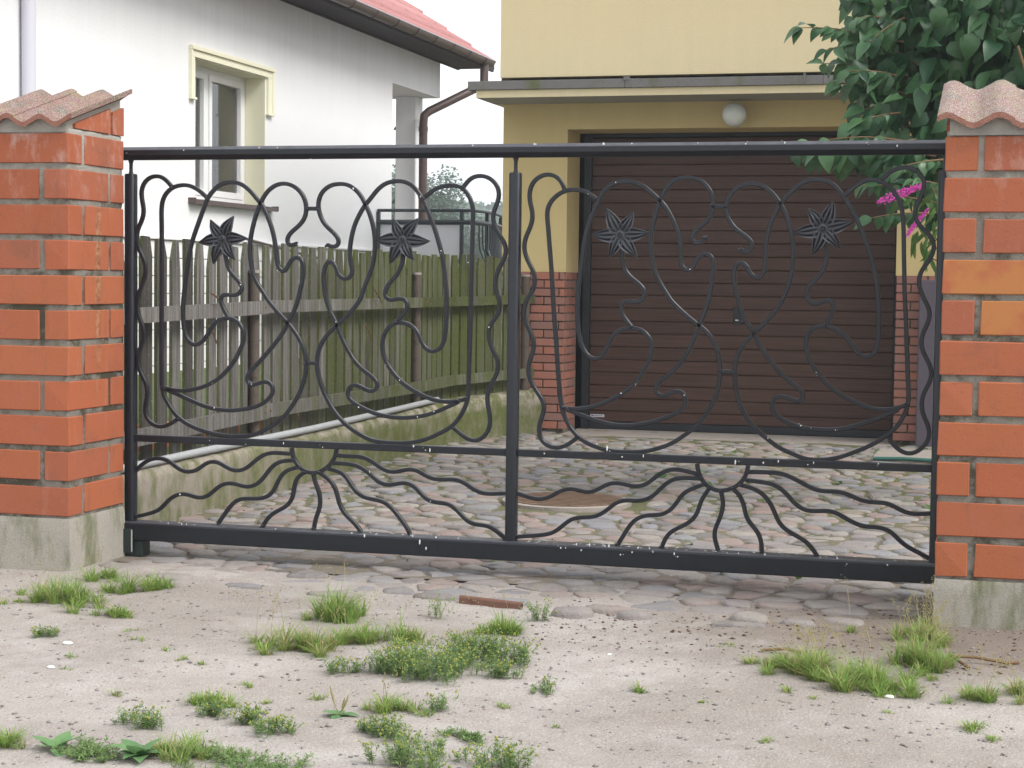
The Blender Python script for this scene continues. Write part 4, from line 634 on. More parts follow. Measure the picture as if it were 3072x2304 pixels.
RAYS=[[(-3.0937,-0.7826),(-3.1309,-0.7818),(-3.1682,-0.7811),(-3.2056,-0.7868),(-3.2336,-0.8009),(-3.2617,-0.8216),(-3.2898,-0.8468),(-3.3227,-0.8656),(-3.3558,-0.8713),(-3.3889,-0.8616),(-3.4174,-0.8452),(-3.446,-0.8331),(-3.4745,-0.832),(-3.5031,-0.8419),(-3.5317,-0.8651),(-3.5604,-0.8816),(-3.594,-0.8852),(-3.6229,-0.8797),(-3.6518,-0.8632),(-3.6759,-0.8442),(-3.705,-0.8298),(-3.7388,-0.8267),(-3.7728,-0.8324),(-3.802,-0.8447),(-3.8263,-0.8634),(-3.8605,-0.8981)],
[(-3.0796,-0.8125),(-3.1122,-0.8137),(-3.1447,-0.8215),(-3.1726,-0.8378),(-3.1959,-0.8649),(-3.2191,-0.8963),(-3.2472,-0.9237),(-3.2753,-0.938),(-3.3083,-0.9416),(-3.3366,-0.934),(-3.365,-0.9264),(-3.3982,-0.9278),(-3.4266,-0.9378),(-3.4504,-0.9542),(-3.4741,-0.9772),(-3.5027,-0.9961),(-3.5314,-1.0018),(-3.5602,-0.9964),(-3.5938,-0.9868),(-3.6227,-0.9859),(-3.6516,-0.9938),(-3.6805,-1.0106),(-3.7047,-1.0361),(-3.7337,-1.0641),(-3.7677,-1.079),(-3.8018,-1.0895),(-3.8507,-1.1007)],
[(-3.0516,-0.8417),(-3.0841,-0.8495),(-3.1165,-0.8639),(-3.1397,-0.8887),(-3.1535,-0.9198),(-3.172,-0.9554),(-3.1953,-0.9782),(-3.2328,-0.9908),(-3.2751,-0.9927),(-3.3222,-0.9948),(-3.3505,-1.0048),(-3.3789,-1.0302),(-3.4072,-1.0667),(-3.4404,-1.1123)],
[(-3.0191,-0.8621),(-3.0468,-0.8784),(-3.0652,-0.903),(-3.072,-0.9381),(-3.0741,-0.9686),(-3.0879,-0.9996),(-3.111,-1.0225),(-3.1482,-1.0416),(-3.1762,-1.0582),(-3.1995,-1.0789),(-3.2228,-1.1172)],
[(-2.9798,-0.8692),(-2.9727,-0.9035),(-2.9563,-0.9375),(-2.9469,-0.976),(-2.9466,-1.015),(-2.9579,-1.0459),(-2.9693,-1.0768),(-2.975,-1.1161)],
[(-2.9474,-0.8636),(-2.9197,-0.8797),(-2.892,-0.9002),(-2.8734,-0.9296),(-2.864,-0.9637),(-2.8546,-0.9979),(-2.8361,-1.0316),(-2.8131,-1.0564),(-2.7855,-1.0767),(-2.7625,-1.1014),(-2.751,-1.1203)],
[(-2.913,-0.8427),(-2.874,-0.8477),(-2.8419,-0.8593),(-2.8189,-0.8799),(-2.8005,-0.9093),(-2.7775,-0.9384),(-2.75,-0.9587),(-2.7136,-0.9679),(-2.6773,-0.9727),(-2.6411,-0.9818),(-2.6094,-1.004),(-2.5821,-1.0327),(-2.5548,-1.0657),(-2.5344,-1.0904),(-2.5221,-1.1176)],
[(-2.8834,-0.8178),(-2.8468,-0.8164),(-2.8011,-0.8189),(-2.7647,-0.8261),(-2.7327,-0.8442),(-2.7008,-0.8665),(-2.6735,-0.8911),(-2.6418,-0.9026),(-2.6102,-0.9034),(-2.5788,-0.8957),(-2.543,-0.8899),(-2.5116,-0.8993),(-2.4846,-0.9216),(-2.462,-0.9461),(-2.4396,-0.9643),(-2.4084,-0.9693),(-2.3684,-0.9718),(-2.3329,-0.9808),(-2.3062,-1.0008),(-2.2795,-1.0271),(-2.2528,-1.0512),(-2.2219,-1.0604),(-2.1781,-1.0604),(-2.1474,-1.0694),(-2.121,-1.0871),(-2.088,-1.1129)],
[(-2.8676,-0.7806),(-2.8288,-0.7835),(-2.7832,-0.783),(-2.7423,-0.7845),(-2.7105,-0.7983),(-2.6741,-0.8204),(-2.6423,-0.8384),(-2.6063,-0.8455),(-2.5704,-0.8398),(-2.5391,-0.8309),(-2.5078,-0.8288),(-2.4809,-0.8384),(-2.454,-0.8543),(-2.4227,-0.8679),(-2.3872,-0.8698),(-2.3474,-0.8669),(-2.3077,-0.8674),(-2.2723,-0.8807),(-2.2369,-0.9025),(-2.206,-0.918),(-2.1753,-0.923),(-2.1361,-0.9213),(-2.0839,-0.917)],
[(-1.2531,-0.7985),(-1.2901,-0.7906),(-1.3231,-0.7838),(-1.3561,-0.783),(-1.389,-0.7925),(-1.4177,-0.8101),(-1.4463,-0.8359),(-1.4792,-0.8578),(-1.5125,-0.8642),(-1.546,-0.8586),(-1.5796,-0.8517),(-1.6132,-0.8511),(-1.6425,-0.8606),(-1.6717,-0.8804),(-1.7011,-0.8941),(-1.7307,-0.8975),(-1.7647,-0.8886),(-1.7988,-0.8838),(-1.8328,-0.8915),(-1.8668,-0.9117),(-1.9008,-0.9299),(-1.935,-0.9377),(-1.9695,-0.9329),(-1.9999,-0.9238),(-2.0367,-0.9149)],
[(-1.2384,-0.8171),(-1.2814,-0.8176),(-1.3225,-0.8185),(-1.3554,-0.826),(-1.384,-0.8456),(-1.4084,-0.8713),(-1.4328,-0.897),(-1.4657,-0.9169),(-1.4989,-0.9246),(-1.5324,-0.924),(-1.5659,-0.9234),(-1.5951,-0.935),(-1.6241,-0.9591),(-1.6574,-0.9855),(-1.6952,-1.0018),(-1.7291,-1.0055),(-1.763,-1.0062),(-1.7927,-1.0168),(-1.8222,-1.0391),(-1.8518,-1.0655),(-1.8858,-1.0839),(-1.9201,-1.0907),(-1.9717,-1.0966),(-2.0365,-1.1049)],
[(-1.2196,-0.8408),(-1.248,-0.8522),(-1.2806,-0.8658),(-1.309,-0.8834),(-1.3251,-0.9086),(-1.3452,-0.9382),(-1.3736,-0.9662),(-1.4106,-0.9802),(-1.448,-0.982),(-1.4853,-0.9899),(-1.5184,-1.01),(-1.543,-1.0422),(-1.5634,-1.0763),(-1.5859,-1.1147)],
[(-1.1988,-0.8582),(-1.2147,-0.8834),(-1.2345,-0.9169),(-1.2421,-0.9499),(-1.2579,-0.9833),(-1.2862,-1.0092),(-1.3188,-1.0272),(-1.3556,-1.0475),(-1.38,-1.0754),(-1.3967,-1.1174)],
[(-1.1489,-0.8683),(-1.1393,-0.9045),(-1.1386,-0.937),(-1.147,-0.97),(-1.1594,-1.0032),(-1.1731,-1.0324),(-1.1725,-1.065),(-1.1573,-1.1132)],
[(-1.0963,-0.8579),(-1.0757,-0.8733),(-1.059,-0.9009),(-1.0483,-0.9329),(-1.0415,-0.9691),(-1.0248,-0.9967),(-1.0001,-1.0199),(-0.9835,-1.0474),(-0.9749,-1.0754),(-0.972,-1.1199)],
[(-1.0643,-0.8383),(-1.0318,-0.845),(-0.9913,-0.8595),(-0.9627,-0.8805),(-0.9421,-0.9079),(-0.9254,-0.9394),(-0.9127,-0.9711),(-0.8921,-1.0025),(-0.8596,-1.0251),(-0.8234,-1.0435),(-0.7912,-1.062),(-0.7669,-1.085),(-0.7423,-1.1219)],
[(-1.0425,-0.8171),(-1.0041,-0.8196),(-0.9638,-0.824),(-0.9276,-0.8305),(-0.8952,-0.8493),(-0.8667,-0.8763),(-0.8382,-0.9072),(-0.8059,-0.9279),(-0.7701,-0.9343),(-0.7266,-0.9311),(-0.6872,-0.9305),(-0.6554,-0.943),(-0.6196,-0.9633),(-0.584,-0.9796),(-0.5487,-0.9879),(-0.5058,-0.9878),(-0.4708,-0.9921),(-0.4394,-1.0084),(-0.4155,-1.0351),(-0.3879,-1.0575),(-0.3528,-1.0755),(-0.3217,-1.0898),(-0.2925,-1.1061)],
[(-1.0331,-0.7823),(-0.9928,-0.7807),(-0.9447,-0.7808),(-0.9006,-0.7831),(-0.8645,-0.7937),(-0.8243,-0.8121),(-0.7922,-0.8288),(-0.7602,-0.8435),(-0.7205,-0.8498),(-0.6733,-0.8478),(-0.6378,-0.8523),(-0.6062,-0.8649),(-0.5746,-0.8794),(-0.5393,-0.8858),(-0.5004,-0.8861),(-0.4616,-0.8883),(-0.4264,-0.9046),(-0.3912,-0.9208),(-0.3526,-0.9269),(-0.2875,-0.9211)]]
ARCS=[[(-3.0846,-0.7563),(-3.0798,-0.7908),(-3.0657,-0.8206),(-3.0424,-0.8457),(-3.0099,-0.8617),(-2.9752,-0.8655),(-2.9474,-0.8592),(-2.9176,-0.8408),(-2.8926,-0.8182),(-2.8744,-0.7873),(-2.8692,-0.7548)],
[(-1.2518,-0.7565),(-1.2471,-0.7909),(-1.2322,-0.8229),(-1.2092,-0.8464),(-1.1824,-0.8616),(-1.153,-0.8677),(-1.1206,-0.861),(-1.0924,-0.8496),(-1.0705,-0.8325),(-1.0527,-0.8115),(-1.0411,-0.7867),(-1.0368,-0.7562)]]
FLOWERS=[[(-3.4137,0.1734),(-3.4729,0.2619),(-3.3647,0.2794),(-3.2941,0.1848),(-3.3522,0.083),(-3.4629,0.0626),(-3.5319,0.1641)],
[(-2.5609,0.176),(-2.6094,0.2662),(-2.4961,0.2728),(-2.4355,0.1725),(-2.512,0.0838),(-2.6255,0.0723),(-2.6892,0.1774)],
[(-1.5922,0.2017),(-1.6585,0.3092),(-1.5398,0.2992),(-1.468,0.2083),(-1.5241,0.1026),(-1.6429,0.1077),(-1.7155,0.199)],
[(-0.747,0.2314),(-0.8155,0.3141),(-0.7045,0.3436),(-0.6227,0.2534),(-0.6768,0.149),(-0.7839,0.1226),(-0.8685,0.2052)]]
DROPPINGS=[(-3.8832,0.5615),(-3.6011,0.5715),(-3.2341,0.5805),(-3.1477,0.5798),(-2.2442,0.5811),(-1.9708,0.5845),(-1.6692,0.5834),(-1.5472,0.5837),(-1.2684,0.5841),(-0.9086,0.581),(-0.5779,0.5781),(-0.4568,0.565),(-1.0693,0.5782),(-3.1537,0.0353),(-3.3316,-0.0292),(-2.9895,0.5289),(-2.8882,0.2082),(-2.7967,0.3989),(-2.4837,0.3628),(-2.3887,0.1288),(-2.2655,0.0797),(-2.8741,-0.1878),(-2.6374,-0.3725),(-2.1687,-0.1983),(-2.574,-0.4388),(-2.4899,-0.5976),(-2.4146,-0.5719),(-2.7644,-0.5635),(-3.4684,-0.4755),(-3.4586,-0.5869),(-3.2773,-0.4748),(-2.4601,-1.1422),(-2.4308,-1.1685),(-2.5043,-0.7265),(-2.4485,-0.7415),(-2.4285,-0.7408),(-2.7169,-1.1272),(-2.6671,-1.1204),(-2.7807,-1.1174),(-2.7101,-0.8476),(-2.4262,-0.9658),(-2.9297,-0.7463),(-2.4961,-1.112),(-2.3892,-1.1097),(-2.2874,-1.1072),(-3.4772,-0.7355),(-3.2996,-0.7466),(-3.1172,-0.7357),(-3.6032,-1.1135),(-3.6707,-1.11),(-3.5407,-1.1127),(-3.5791,-1.1256),(-3.1432,-1.1199),(-3.6275,-0.9883),(-1.6186,0.4229),(-1.2952,0.0601),(-1.737,0.3744),(-1.964,0.5838),(-1.6648,0.5813),(-1.5196,-0.4273),(-1.5815,-0.468),(-1.6365,-0.7044),(-1.6831,-0.6875),(-1.3103,-0.4684),(-1.912,-0.7363),(-1.5709,-0.738),(-1.4792,-0.7304),(-1.8038,-1.1342),(-1.7592,-1.1235),(-1.7355,-1.1411),(-1.6173,-1.1267),(-1.5643,-1.1509),(-1.5142,-1.1379),(-1.4247,-1.1312),(-1.3335,-1.1347),(-1.3188,-1.1462),(-1.7019,-1.1227),(-1.77,-1.1137),(-1.6344,-1.1089),(-1.4918,-1.1016),(-1.4417,-1.1094),(-1.8251,-1.1353),(-1.1115,-1.121),(-1.0649,-1.1186),(-0.954,-1.1149),(-0.7264,-1.1211),(-0.6575,-1.1154),(-0.6176,-1.1394),(-0.4538,-1.1345),(-1.0884,-0.742),(-0.9716,-0.7395),(-0.7881,-0.7404),(-0.7646,-0.7315),(-0.9097,-0.7311),(-0.5022,-0.7253),(-0.8212,-0.5804),(-0.7795,-0.589),(-0.6789,-0.5936),(-0.9556,-0.6372),(-0.7627,-0.3591)]

# ------------------------------------------------------------------ sliding gate of wrought iron
GY = 7.46
gate = thing('sliding_gate', 'black wrought-iron gate with scrollwork, flowers and rising suns between the two brick pillars', 'gate', (-2.1, GY, GZ))
SQ = [(-.0088, -.0065), (-.0065, -.0088), (.0065, -.0088), (.0088, -.0065), (.0088, .0065), (.0065, .0088), (-.0065, .0088), (-.0088, .0065)]
def bar(name, pts, sm=2, sec=SQ, y=GY, step=.012):
    p = catmull(smooth_pts(pts, 0), step); p = smooth_pts(p, 3)
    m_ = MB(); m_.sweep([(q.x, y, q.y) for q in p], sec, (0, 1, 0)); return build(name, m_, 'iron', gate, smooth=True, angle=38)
for i, s in enumerate(SCROLLS): bar('connector' if len(s) == 2 else 'scroll_bar', s)
for s in ARCS: bar('sun_disc', s)
for s in RAYS: bar('sun_ray', s)
def rail(name, sec_yz, x0, x1):
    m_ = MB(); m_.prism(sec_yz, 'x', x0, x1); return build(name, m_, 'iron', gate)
rail('top_rail', [(7.453, .589), (7.433, .576), (7.430, .573), (7.430, .552), (7.433, .548), (7.452, .530), (7.470, .530), (7.488, .548), (7.490, .552), (7.490, .573), (7.487, .576), (7.468, .589)], -3.93, -.20)
c = .012
rail('bottom_rail', [(7.41, -1.204+.004), (7.41, -1.121-c), (7.4135, -1.121-.35*c), (7.41+c, -1.121), (7.51-c, -1.121), (7.51, -1.121-c), (7.51, -1.2), (7.506, -1.204), (7.414, -1.204)], -3.935, -.18)
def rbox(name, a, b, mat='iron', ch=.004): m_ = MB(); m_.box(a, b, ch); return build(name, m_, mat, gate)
rbox('middle_rail', (-3.855, 7.4445, -.754), (-2.084, 7.475, -.722)); rbox('middle_rail', (-2.034, 7.4445, -.754), (-.29, 7.475, -.722))
def post(xc, z0, z1, r=.0268):
    m_ = MB(); n = 20; P = []
    for i in range(n):       # square tube with rounded corners
        a = 2*math.pi*(i+.5)/n; cx_, sx_ = math.cos(a), math.sin(a); k = 1/((abs(cx_)**4+abs(sx_)**4)**.25); P.append((xc+r*k*cx_*.96, GY+r*k*sx_*.96))
    v = [(p[0], p[1], z) for z in (z0, z1-.006) for p in P]+[(xc+(p[0]-xc)*.88, GY+(p[1]-GY)*.88, z1) for p in P]
    f = [(r_*n+j, r_*n+(j+1) % n, (r_+1)*n+(j+1) % n, (r_+1)*n+j) for r_ in range(2) for j in range(n)]+[tuple(2*n+j for j in range(n)), tuple(range(n))[::-1]]
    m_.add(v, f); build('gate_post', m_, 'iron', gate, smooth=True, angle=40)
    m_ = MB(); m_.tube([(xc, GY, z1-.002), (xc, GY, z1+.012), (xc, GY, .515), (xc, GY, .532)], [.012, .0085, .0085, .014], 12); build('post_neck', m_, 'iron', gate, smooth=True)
post(-3.878, -1.12, .468); post(-2.0595, -1.12, .466); post(-.2665, -1.12, .466)
rbox('end_bracket', (-3.93, 7.402, -1.262), (-3.842, 7.4095, -1.152), 'gateg', .002); rbox('bracket_edge', (-3.846, 7.398, -1.255), (-3.840, 7.4015, -1.155), 'chrome', 0)
rbox('guide_block', (-3.94, 7.42, -1.28), (-3.80, 7.50, -1.206), 'gateg', .006)
# hammered petals: thing > flower > petal
def petal(c, tip, k):
    c = Vector((c[0], GY-.016, c[1])); T = Vector((tip[0], GY-.014, tip[1])); ax = T-c; Ln = ax.length; ax.normalize(); sd = ax.cross(Vector((0, 1, 0))).normalized()
    nu, nv = 14, 12; v = []
    for layer in (0, 1):
        for i in range(nu+1):
            u = i/nu; wdt = .42*Ln*(math.sin(math.pi*min(1, (u*.93+.07)**.80))**.85)*(1-.25*u)+.0015
            for j in range(nv+1):
                s = -1+2*j/nv; rid = .0065*abs(math.sin(s*math.pi*1.5))*math.sin(math.pi*min(1, u*1.15)) if u < .87 else 0
                rim = .004*(abs(s) > .8)*(u > .1)
                y = -.010*math.sin(u*2.6)-rid-rim-.004*(1-s*s) if layer == 0 else .003-.010*math.sin(u*2.6)
                bend = .012*math.sin(u*3+k)*(.5)
                p = c+ax*(u*Ln)+sd*(s*wdt*.5*2*.62+bend*u)+Vector((0, y, 0)); v.append(tuple(p))
    N = (nu+1)*(nv+1); f = []
    for i in range(nu):
        for j in range(nv):
            p = i*(nv+1)+j; f.append((p, p+1, p+nv+2, p+nv+1)); f.append((N+p, N+p+nv+1, N+p+nv+2, N+p+1))
    for i in range(nu):
        p = i*(nv+1); f.append((p, p+nv+1, N+p+nv+1, N+p)); p += nv; f.append((p, N+p, N+p+nv+1, p+nv+1))
    m_ = MB(); m_.add(v, f); return m_
for k, fl in enumerate(FLOWERS):
    c = fl[0]; m_ = MB()
    for r0, h in ((.019, .006), (.013, .011), (.006, .016)):
        n = 18; m_.add([(c[0]+r0*q*math.cos(2*math.pi*i/n), GY-.022-h*hh, c[1]+r0*q*math.sin(2*math.pi*i/n)) for q, hh in ((1, 0), (1, .7), (.82, 1), (.55, .8)) for i in range(n)],
                       [(r_*n+j, r_*n+(j+1) % n, (r_+1)*n+(j+1) % n, (r_+1)*n+j) for r_ in range(3) for j in range(n)]+[tuple(3*n+j for j in range(n))])
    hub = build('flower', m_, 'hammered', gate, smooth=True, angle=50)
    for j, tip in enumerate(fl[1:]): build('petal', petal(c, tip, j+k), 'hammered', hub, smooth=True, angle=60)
# weld beads where the bars meet the frame and each other
m_ = MB()
for s in SCROLLS+RAYS:
    for e in (s[0], s[-1]):
        for _ in range(3): m_.ball((e[0]+random.uniform(-.006, .006), GY-random.uniform(.004, .011), e[1]+random.uniform(-.006, .006)), random.uniform(.0045, .0075), 1, (1.2, 1, .9))
build('weld_beads', m_, 'iron', gate, smooth=True, kind='stuff')
# dried droppings stuck on the bars
m_ = MB()
for (x, z) in DROPPINGS:
    y = 7.4295 if z > .5 else (7.4435 if -.77 < z < -.70 else (7.4095 if z < -1.127 else (7.42 if z < -1.1 else 7.4515)))
    z = -1.12 if -1.127 <= z < -1.1 else z
    s = random.uniform(.0018, .0042); long_ = random.choice((1, 1.3, 2.2, 3.2)) if z < -.6 else random.choice((.8, 1, 1.5))
    m_.ball((x, y, z), s, 1, (1, .35, long_))
    if random.random() < .5: m_.ball((x+random.uniform(-.015, .015), y, z+random.uniform(-.012, .012)), s*.5, 1, (1, .35, 1))
for (x0, x1, z, y) in ((-3.8, -.3, -1.1195, 7.46),):
    for _ in range(60):
        xx = random.choice((random.uniform(x0, x1), random.uniform(-2.0, -1.0))); m_.ball((xx, random.uniform(7.425, 7.49), z), random.uniform(.0018, .0045), 1, (1.6, 1, .3))
build('droppings', m_, 'drop', gate, kind='stuff')

# ------------------------------------------------------------------ retaining kerb, pipe and picket fence on the left
def path_curb(pts, prof, name, mat, label, cat, lump=.008, step=.06):
    P = [Vector(p) for p in pts]; Q = []
    for i in range(len(P)-1):
        n = max(1, int((P[i+1]-P[i]).length/step)); Q += [P[i].lerp(P[i+1], k/n) for k in range(n)]
    Q.append(P[-1]); v = []; f = []; m = len(prof)
    for i, q in enumerate(Q):
        t = (Q[min(i+1, len(Q)-1)]-Q[max(0, i-1)]).normalized(); sd = Vector((t.y, -t.x, 0))
        zt = q.z
        for k, (a, b) in enumerate(prof):
            nz = mnoise.noise(Vector((q.y*5, q.x*5, k*3.1)))*lump+mnoise.noise(Vector((q.y*19, q.x*9, k*5.1)))*lump*.6
            if k == 0 or k == m-1: nz *= .2
            p = Vector((q.x, q.y, 0))+sd*(a+nz*(1.2 if a > -.02 else .3)); v.append((p.x, p.y, (zt+b+nz*.8) if b > -.2 else GZ-.1))
    n = len(Q)
    for i in range(n-1):
        for j in range(m-1): f.append((i*m+j, i*m+j+1, (i+1)*m+j+1, (i+1)*m+j))
    f.append(tuple(range(m))); f.append(tuple((n-1)*m+j for j in range(m))[::-1]); m_ = MB(); m_.add(v, f)
    o = build(name, m_, mat, smooth=True, angle=48); return props(o, label, cat)
CP = [(-4.2, 7.44, -.985), (-4.2, 10.5, -.975), (-4.2, 13.3, -.955), (-3.98, 14.25, -.93), (-3.80, 14.68, -.91)]
path_curb(CP, [(0, -1), (0, -.16), (0, -.05), (-.010, -.018), (-.035, 0), (-.09, .006), (-.20, .012), (-.38, .0), (-.42, -.25)], 'retaining_kerb', 'curb', 'low mossy concrete retaining kerb under the picket fence', 'kerb')
m_ = MB(); m_.tube([(-4.235, 7.5, -.957), (-4.24, 9, -.948), (-4.235, 10.6, -.945), (-4.245, 12.3, -.93), (-4.25, 13.2, -.918)], .0205, 14)
o = build('metal_pipe', m_, 'galv', smooth=True); props(o, 'long grey galvanised pipe lying on top of the mossy kerb', 'pipe')
fence = thing('picket_fence', 'weathered wooden picket fence with mossy boards and two rails on the concrete kerb', 'fence', (-4.3, 11.2, -.98))
FP = [(-4.335, 7.62), (-4.335, 13.55), (-3.985, 14.66)]
def along(d):
    for i in range(len(FP)-1):
        a, b = Vector(FP[i]), Vector(FP[i+1]); l = (b-a).length
        if d <= l or i == len(FP)-2: return a+(b-a)*(d/l), (b-a).normalized()
        d -= l
tot = sum((Vector(FP[i+1])-Vector(FP[i])).length for i in range(len(FP)-1))
d = .10; k = 0
random.seed(5)
while d < tot-.03:
    wd = random.uniform(.092, .118); p, tn = along(d); th = .019; top = .20+random.uniform(-.020, .018); bot = -.975+random.uniform(-.02, .015)
    if d > 1.6: bot += .012
    a = math.atan2(tn.y, tn.x); cl, cr = [(.022, .022), (.034, .008), (.006, .034), (.032, .028), (.004, .004), (.038, .036)][(k*7+k//3) % 6]; dl, dr = random.uniform(.09, .17), random.uniform(.09, .17)
    lean = random.uniform(-.008, .008)
    pl = [(-wd/2, bot), (wd/2, bot), (wd/2+lean*.2, top-dr), (wd/2-cr+lean, top+random.uniform(-.004, .004)), (-wd/2+cl+lean, top), (-wd/2+lean*.2, top-dl)]
    q = MB(); q.prism(pl, 'y', -th/2, th/2); q.v = [(p.x+x*math.cos(a)-y*math.sin(a), p.y+x*math.sin(a)+y*math.cos(a), z) for x, y, z in q.v]
    build('picket', q, 'wood', fence); d += wd+(random.choice((.042, .048, .054, .062)) if d < 2.3 else random.uniform(.036, .050) if d < 4.0 else random.uniform(.015, .032)); k += 1
def frail(a, b, z0, z1, h=.072, th=.034):
    a = Vector(a); b = Vector(b); t = (b-a).normalized(); sd = Vector((t.y, -t.x))
    q = MB(); v = []
    for P, z in ((a, z0), (b, z1)):
        for s, dz in ((0, 0), (th, 0), (th, h), (0, h)): v.append((P.x+sd.x*s, P.y+sd.y*s, z-h+dz))
    q.add(v, [(0, 1, 2, 3), (7, 6, 5, 4), (0, 4, 5, 1), (1, 5, 6, 2), (2, 6, 7, 3), (3, 7, 4, 0)]); build('fence_rail', q, 'wood', fence)
for z0, z1, z2, z3, hh in ((-.164, -.132, -.128, -.128, .078), (-.780, -.748, -.756, -.748, .084)):
    frail((-4.262, 7.7), (-4.262, 9.86), z0, z1, hh); frail((-4.264, 9.80), (-4.264, 12.85), z1+.002, z2, hh-.004); frail((-4.262, 12.78), (-4.262, 13.62), z2+.002, z3, hh-.004); frail((-4.258, 13.60), (-3.905, 14.70), z3, z3+.02, hh-.004)
for x, y, zt, r_ in ((-4.292, 9.80, .035, .031), (-4.292, 12.80, .045, .031), (-3.93, 14.60, .045, .037), (-4.292, 7.66, .04, .031)):
    q = MB(); q.tube([(x, y, -1.02), (x, y, zt)], r_, 14); build('fence_post', q, 'rustpost', fence, smooth=True)
    q = MB(); q.tube([(x, y, zt-.004), (x, y, zt+.014)], r_+.004, 14); build('post_cap', q, 'slab', fence, smooth=True)
for y, z in ((9.82, -.168), (9.82, -.79), (9.90, -.785), (12.80, -.168), (12.86, -.165), (12.80, -.79)):
    q = MB(); q.ball((-4.228, y, z), .011, 1, (.6, 1, 1)); build('bolt', q, 'rustbar', fence)
for (x, y, z, dy, dz), lab in zip(((-4.22, 9.0, -.08, .14, -.055), (-4.22, 8.98, -.26, .10, -.10), (-4.22, 11.6, -.06, .17, -.10), (-4.22, 11.45, -.30, .14, -.15), (-4.22, 14.0, -.07, .25, -.09)), ('dry twig lodged above the upper rail near the left end of the fence', 'dry twig below the upper rail near the left end of the fence', 'pale dry twig crossing the upper rail in the middle of the fence', 'forked dry twig hanging below the upper rail in the middle of the fence', 'thin twig over the rail at the far end of the fence')):
    q = MB(); q.tube([(x+.02, y, z), (x+.025, y+dy*.5, z+dz*.45), (x+.02, y+dy, z+dz)], [.005, .006, .003], 6); o = build('twig', q, 'twig'); 
    props(o, lab, 'twig', 'dry twigs caught on the fence')

# neighbour's yard
g = MB(); g.add([(-4.40, 7.3, -.985), (-4.40, 15, -.96), (-6.6, 15, -.74), (-6.6, 7.3, -.74)], [(0, 1, 2, 3)]); g.add([(-4.40, 15, -.96), (-4.40, 30, -.96), (-6.6, 30, -.74), (-6.6, 15, -.74)], [(0, 1, 2, 3)]); g.add([(-4.40, 6.75, GZ-.03), (-4.40, 7.3, -.985), (-6.6, 7.3, -.74), (-6.6, 6.3, GZ-.03)], [(0, 1, 2, 3)]); g.add([(-4.40, 6.75, GZ-.03), (-4.40, 7.3, -.985), (-4.40, 7.3, GZ-.03)], [(0, 1, 2)]); build('neighbour_yard', g, 'lawn', kind='structure')
q = thing('low_edging', 'low row of orange terracotta blocks behind the foot of the picket fence', 'edging', (-4.62, 11, -.98))
for i in range(20):
    y = 7.7+i*.34; b = MB(); z1 = -.84+random.uniform(-.02, .02); b.box((-4.70, y, -.99), (-4.58, y+.31, z1 if i % 5 else z1-.06), .006); build('block', b, 'terracotta', q)
# ------------------------------------------------------------------ garage building
B = 14.75
gar = thing('garage_building', 'ochre-yellow garage building with grey canopy edge and brick base behind the gate', 'garage', (-1.9, 17, GZ))
def part(name, boxes, mat, parent, ch=0, **kw):
    m_ = MB()
    for a, b in boxes: m_.box(a, b, ch)
    return build(name, m_, mat, parent, **kw)
DX0, DX1, DZ1 = -3.622, -.893, 1.281
# wall front as pieces butted round the door opening (brick socle z<0.082 is its own)
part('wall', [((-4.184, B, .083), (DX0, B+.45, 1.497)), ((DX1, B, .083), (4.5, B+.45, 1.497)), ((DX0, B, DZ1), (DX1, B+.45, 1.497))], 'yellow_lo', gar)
part('base_wall', [((-4.176, B+.012, GZ-.1), (DX0-.012, B+.45, .083))], 'mortar', gar); part('base_wall', [((DX1+.012, B+.012, GZ-.1), (4.5, B+.45, .083))], 'mortar', gar)
part('side_wall', [((-4.184, B+.45, GZ-.1), (-4.0, 18.2, 1.497)), ((4.3, B+.45, GZ-.1), (4.5, 18.2, 1.497)), ((-4.0, 18.0, GZ-.1), (4.3, 18.2, 1.497))], 'white', gar)  # unseen walls, whitened and cut short to let more light onto the house
part('inside_dark', [((-3.9, 15.35, GZ-.05), (4.2, 15.40, 1.49))], 'dark', gar)
part('canopy_slab', [((-4.265, 14.205, 1.4985), (4.6, 16.0, 1.558))], 'yellow', gar); 
part('canopy_soffit', [((-4.262, 14.21, 1.4965), (4.59, B-.002, 1.4983))], 'under', gar)
fa = part('canopy_fascia', [((-4.333, 14.185, 1.560), (-3.02, 14.60, 1.632)), ((-3.018, 14.183, 1.559), (-1.45, 14.60, 1.630)), ((-1.448, 14.185, 1.560), (4.6, 14.60, 1.629))], 'fascia', gar, .003)
part('fascia_clip', [((-3.03, 14.178, 1.62), (-2.98, 14.19, 1.648)), ((-1.60, 14.176, 1.57), (-1.585, 14.19, 1.65)), ((-1.30, 14.176, 1.57), (-1.288, 14.19, 1.65))], 'fascia', gar)
part('upper_wall', [((-4.095, 14.32, 1.672), (4.5, 14.7, 3.0))], 'yellow', gar); part('recess', [((-4.05, 14.46, 1.63), (4.4, 14.69, 1.6715))], 'dark', gar)  # near-black backing puts the slit's shade into its colour
part('upper_side_wall', [((-4.095, 14.7, 1.64), (-3.9, 18.2, 3.0))], 'white', gar)  # unseen, kept white and short for more light on the house wall
part('gutter_stub', [((-4.135, 14.5, 1.66), (-4.096, 14.56, 1.735))], 'brownlo', gar)
part('upper_roof', [((-4.3, 14.1, 3.0), (4.8, 18.5, 3.12))], 'fascia', gar)  # unseen roof set low to keep its shadow off the house
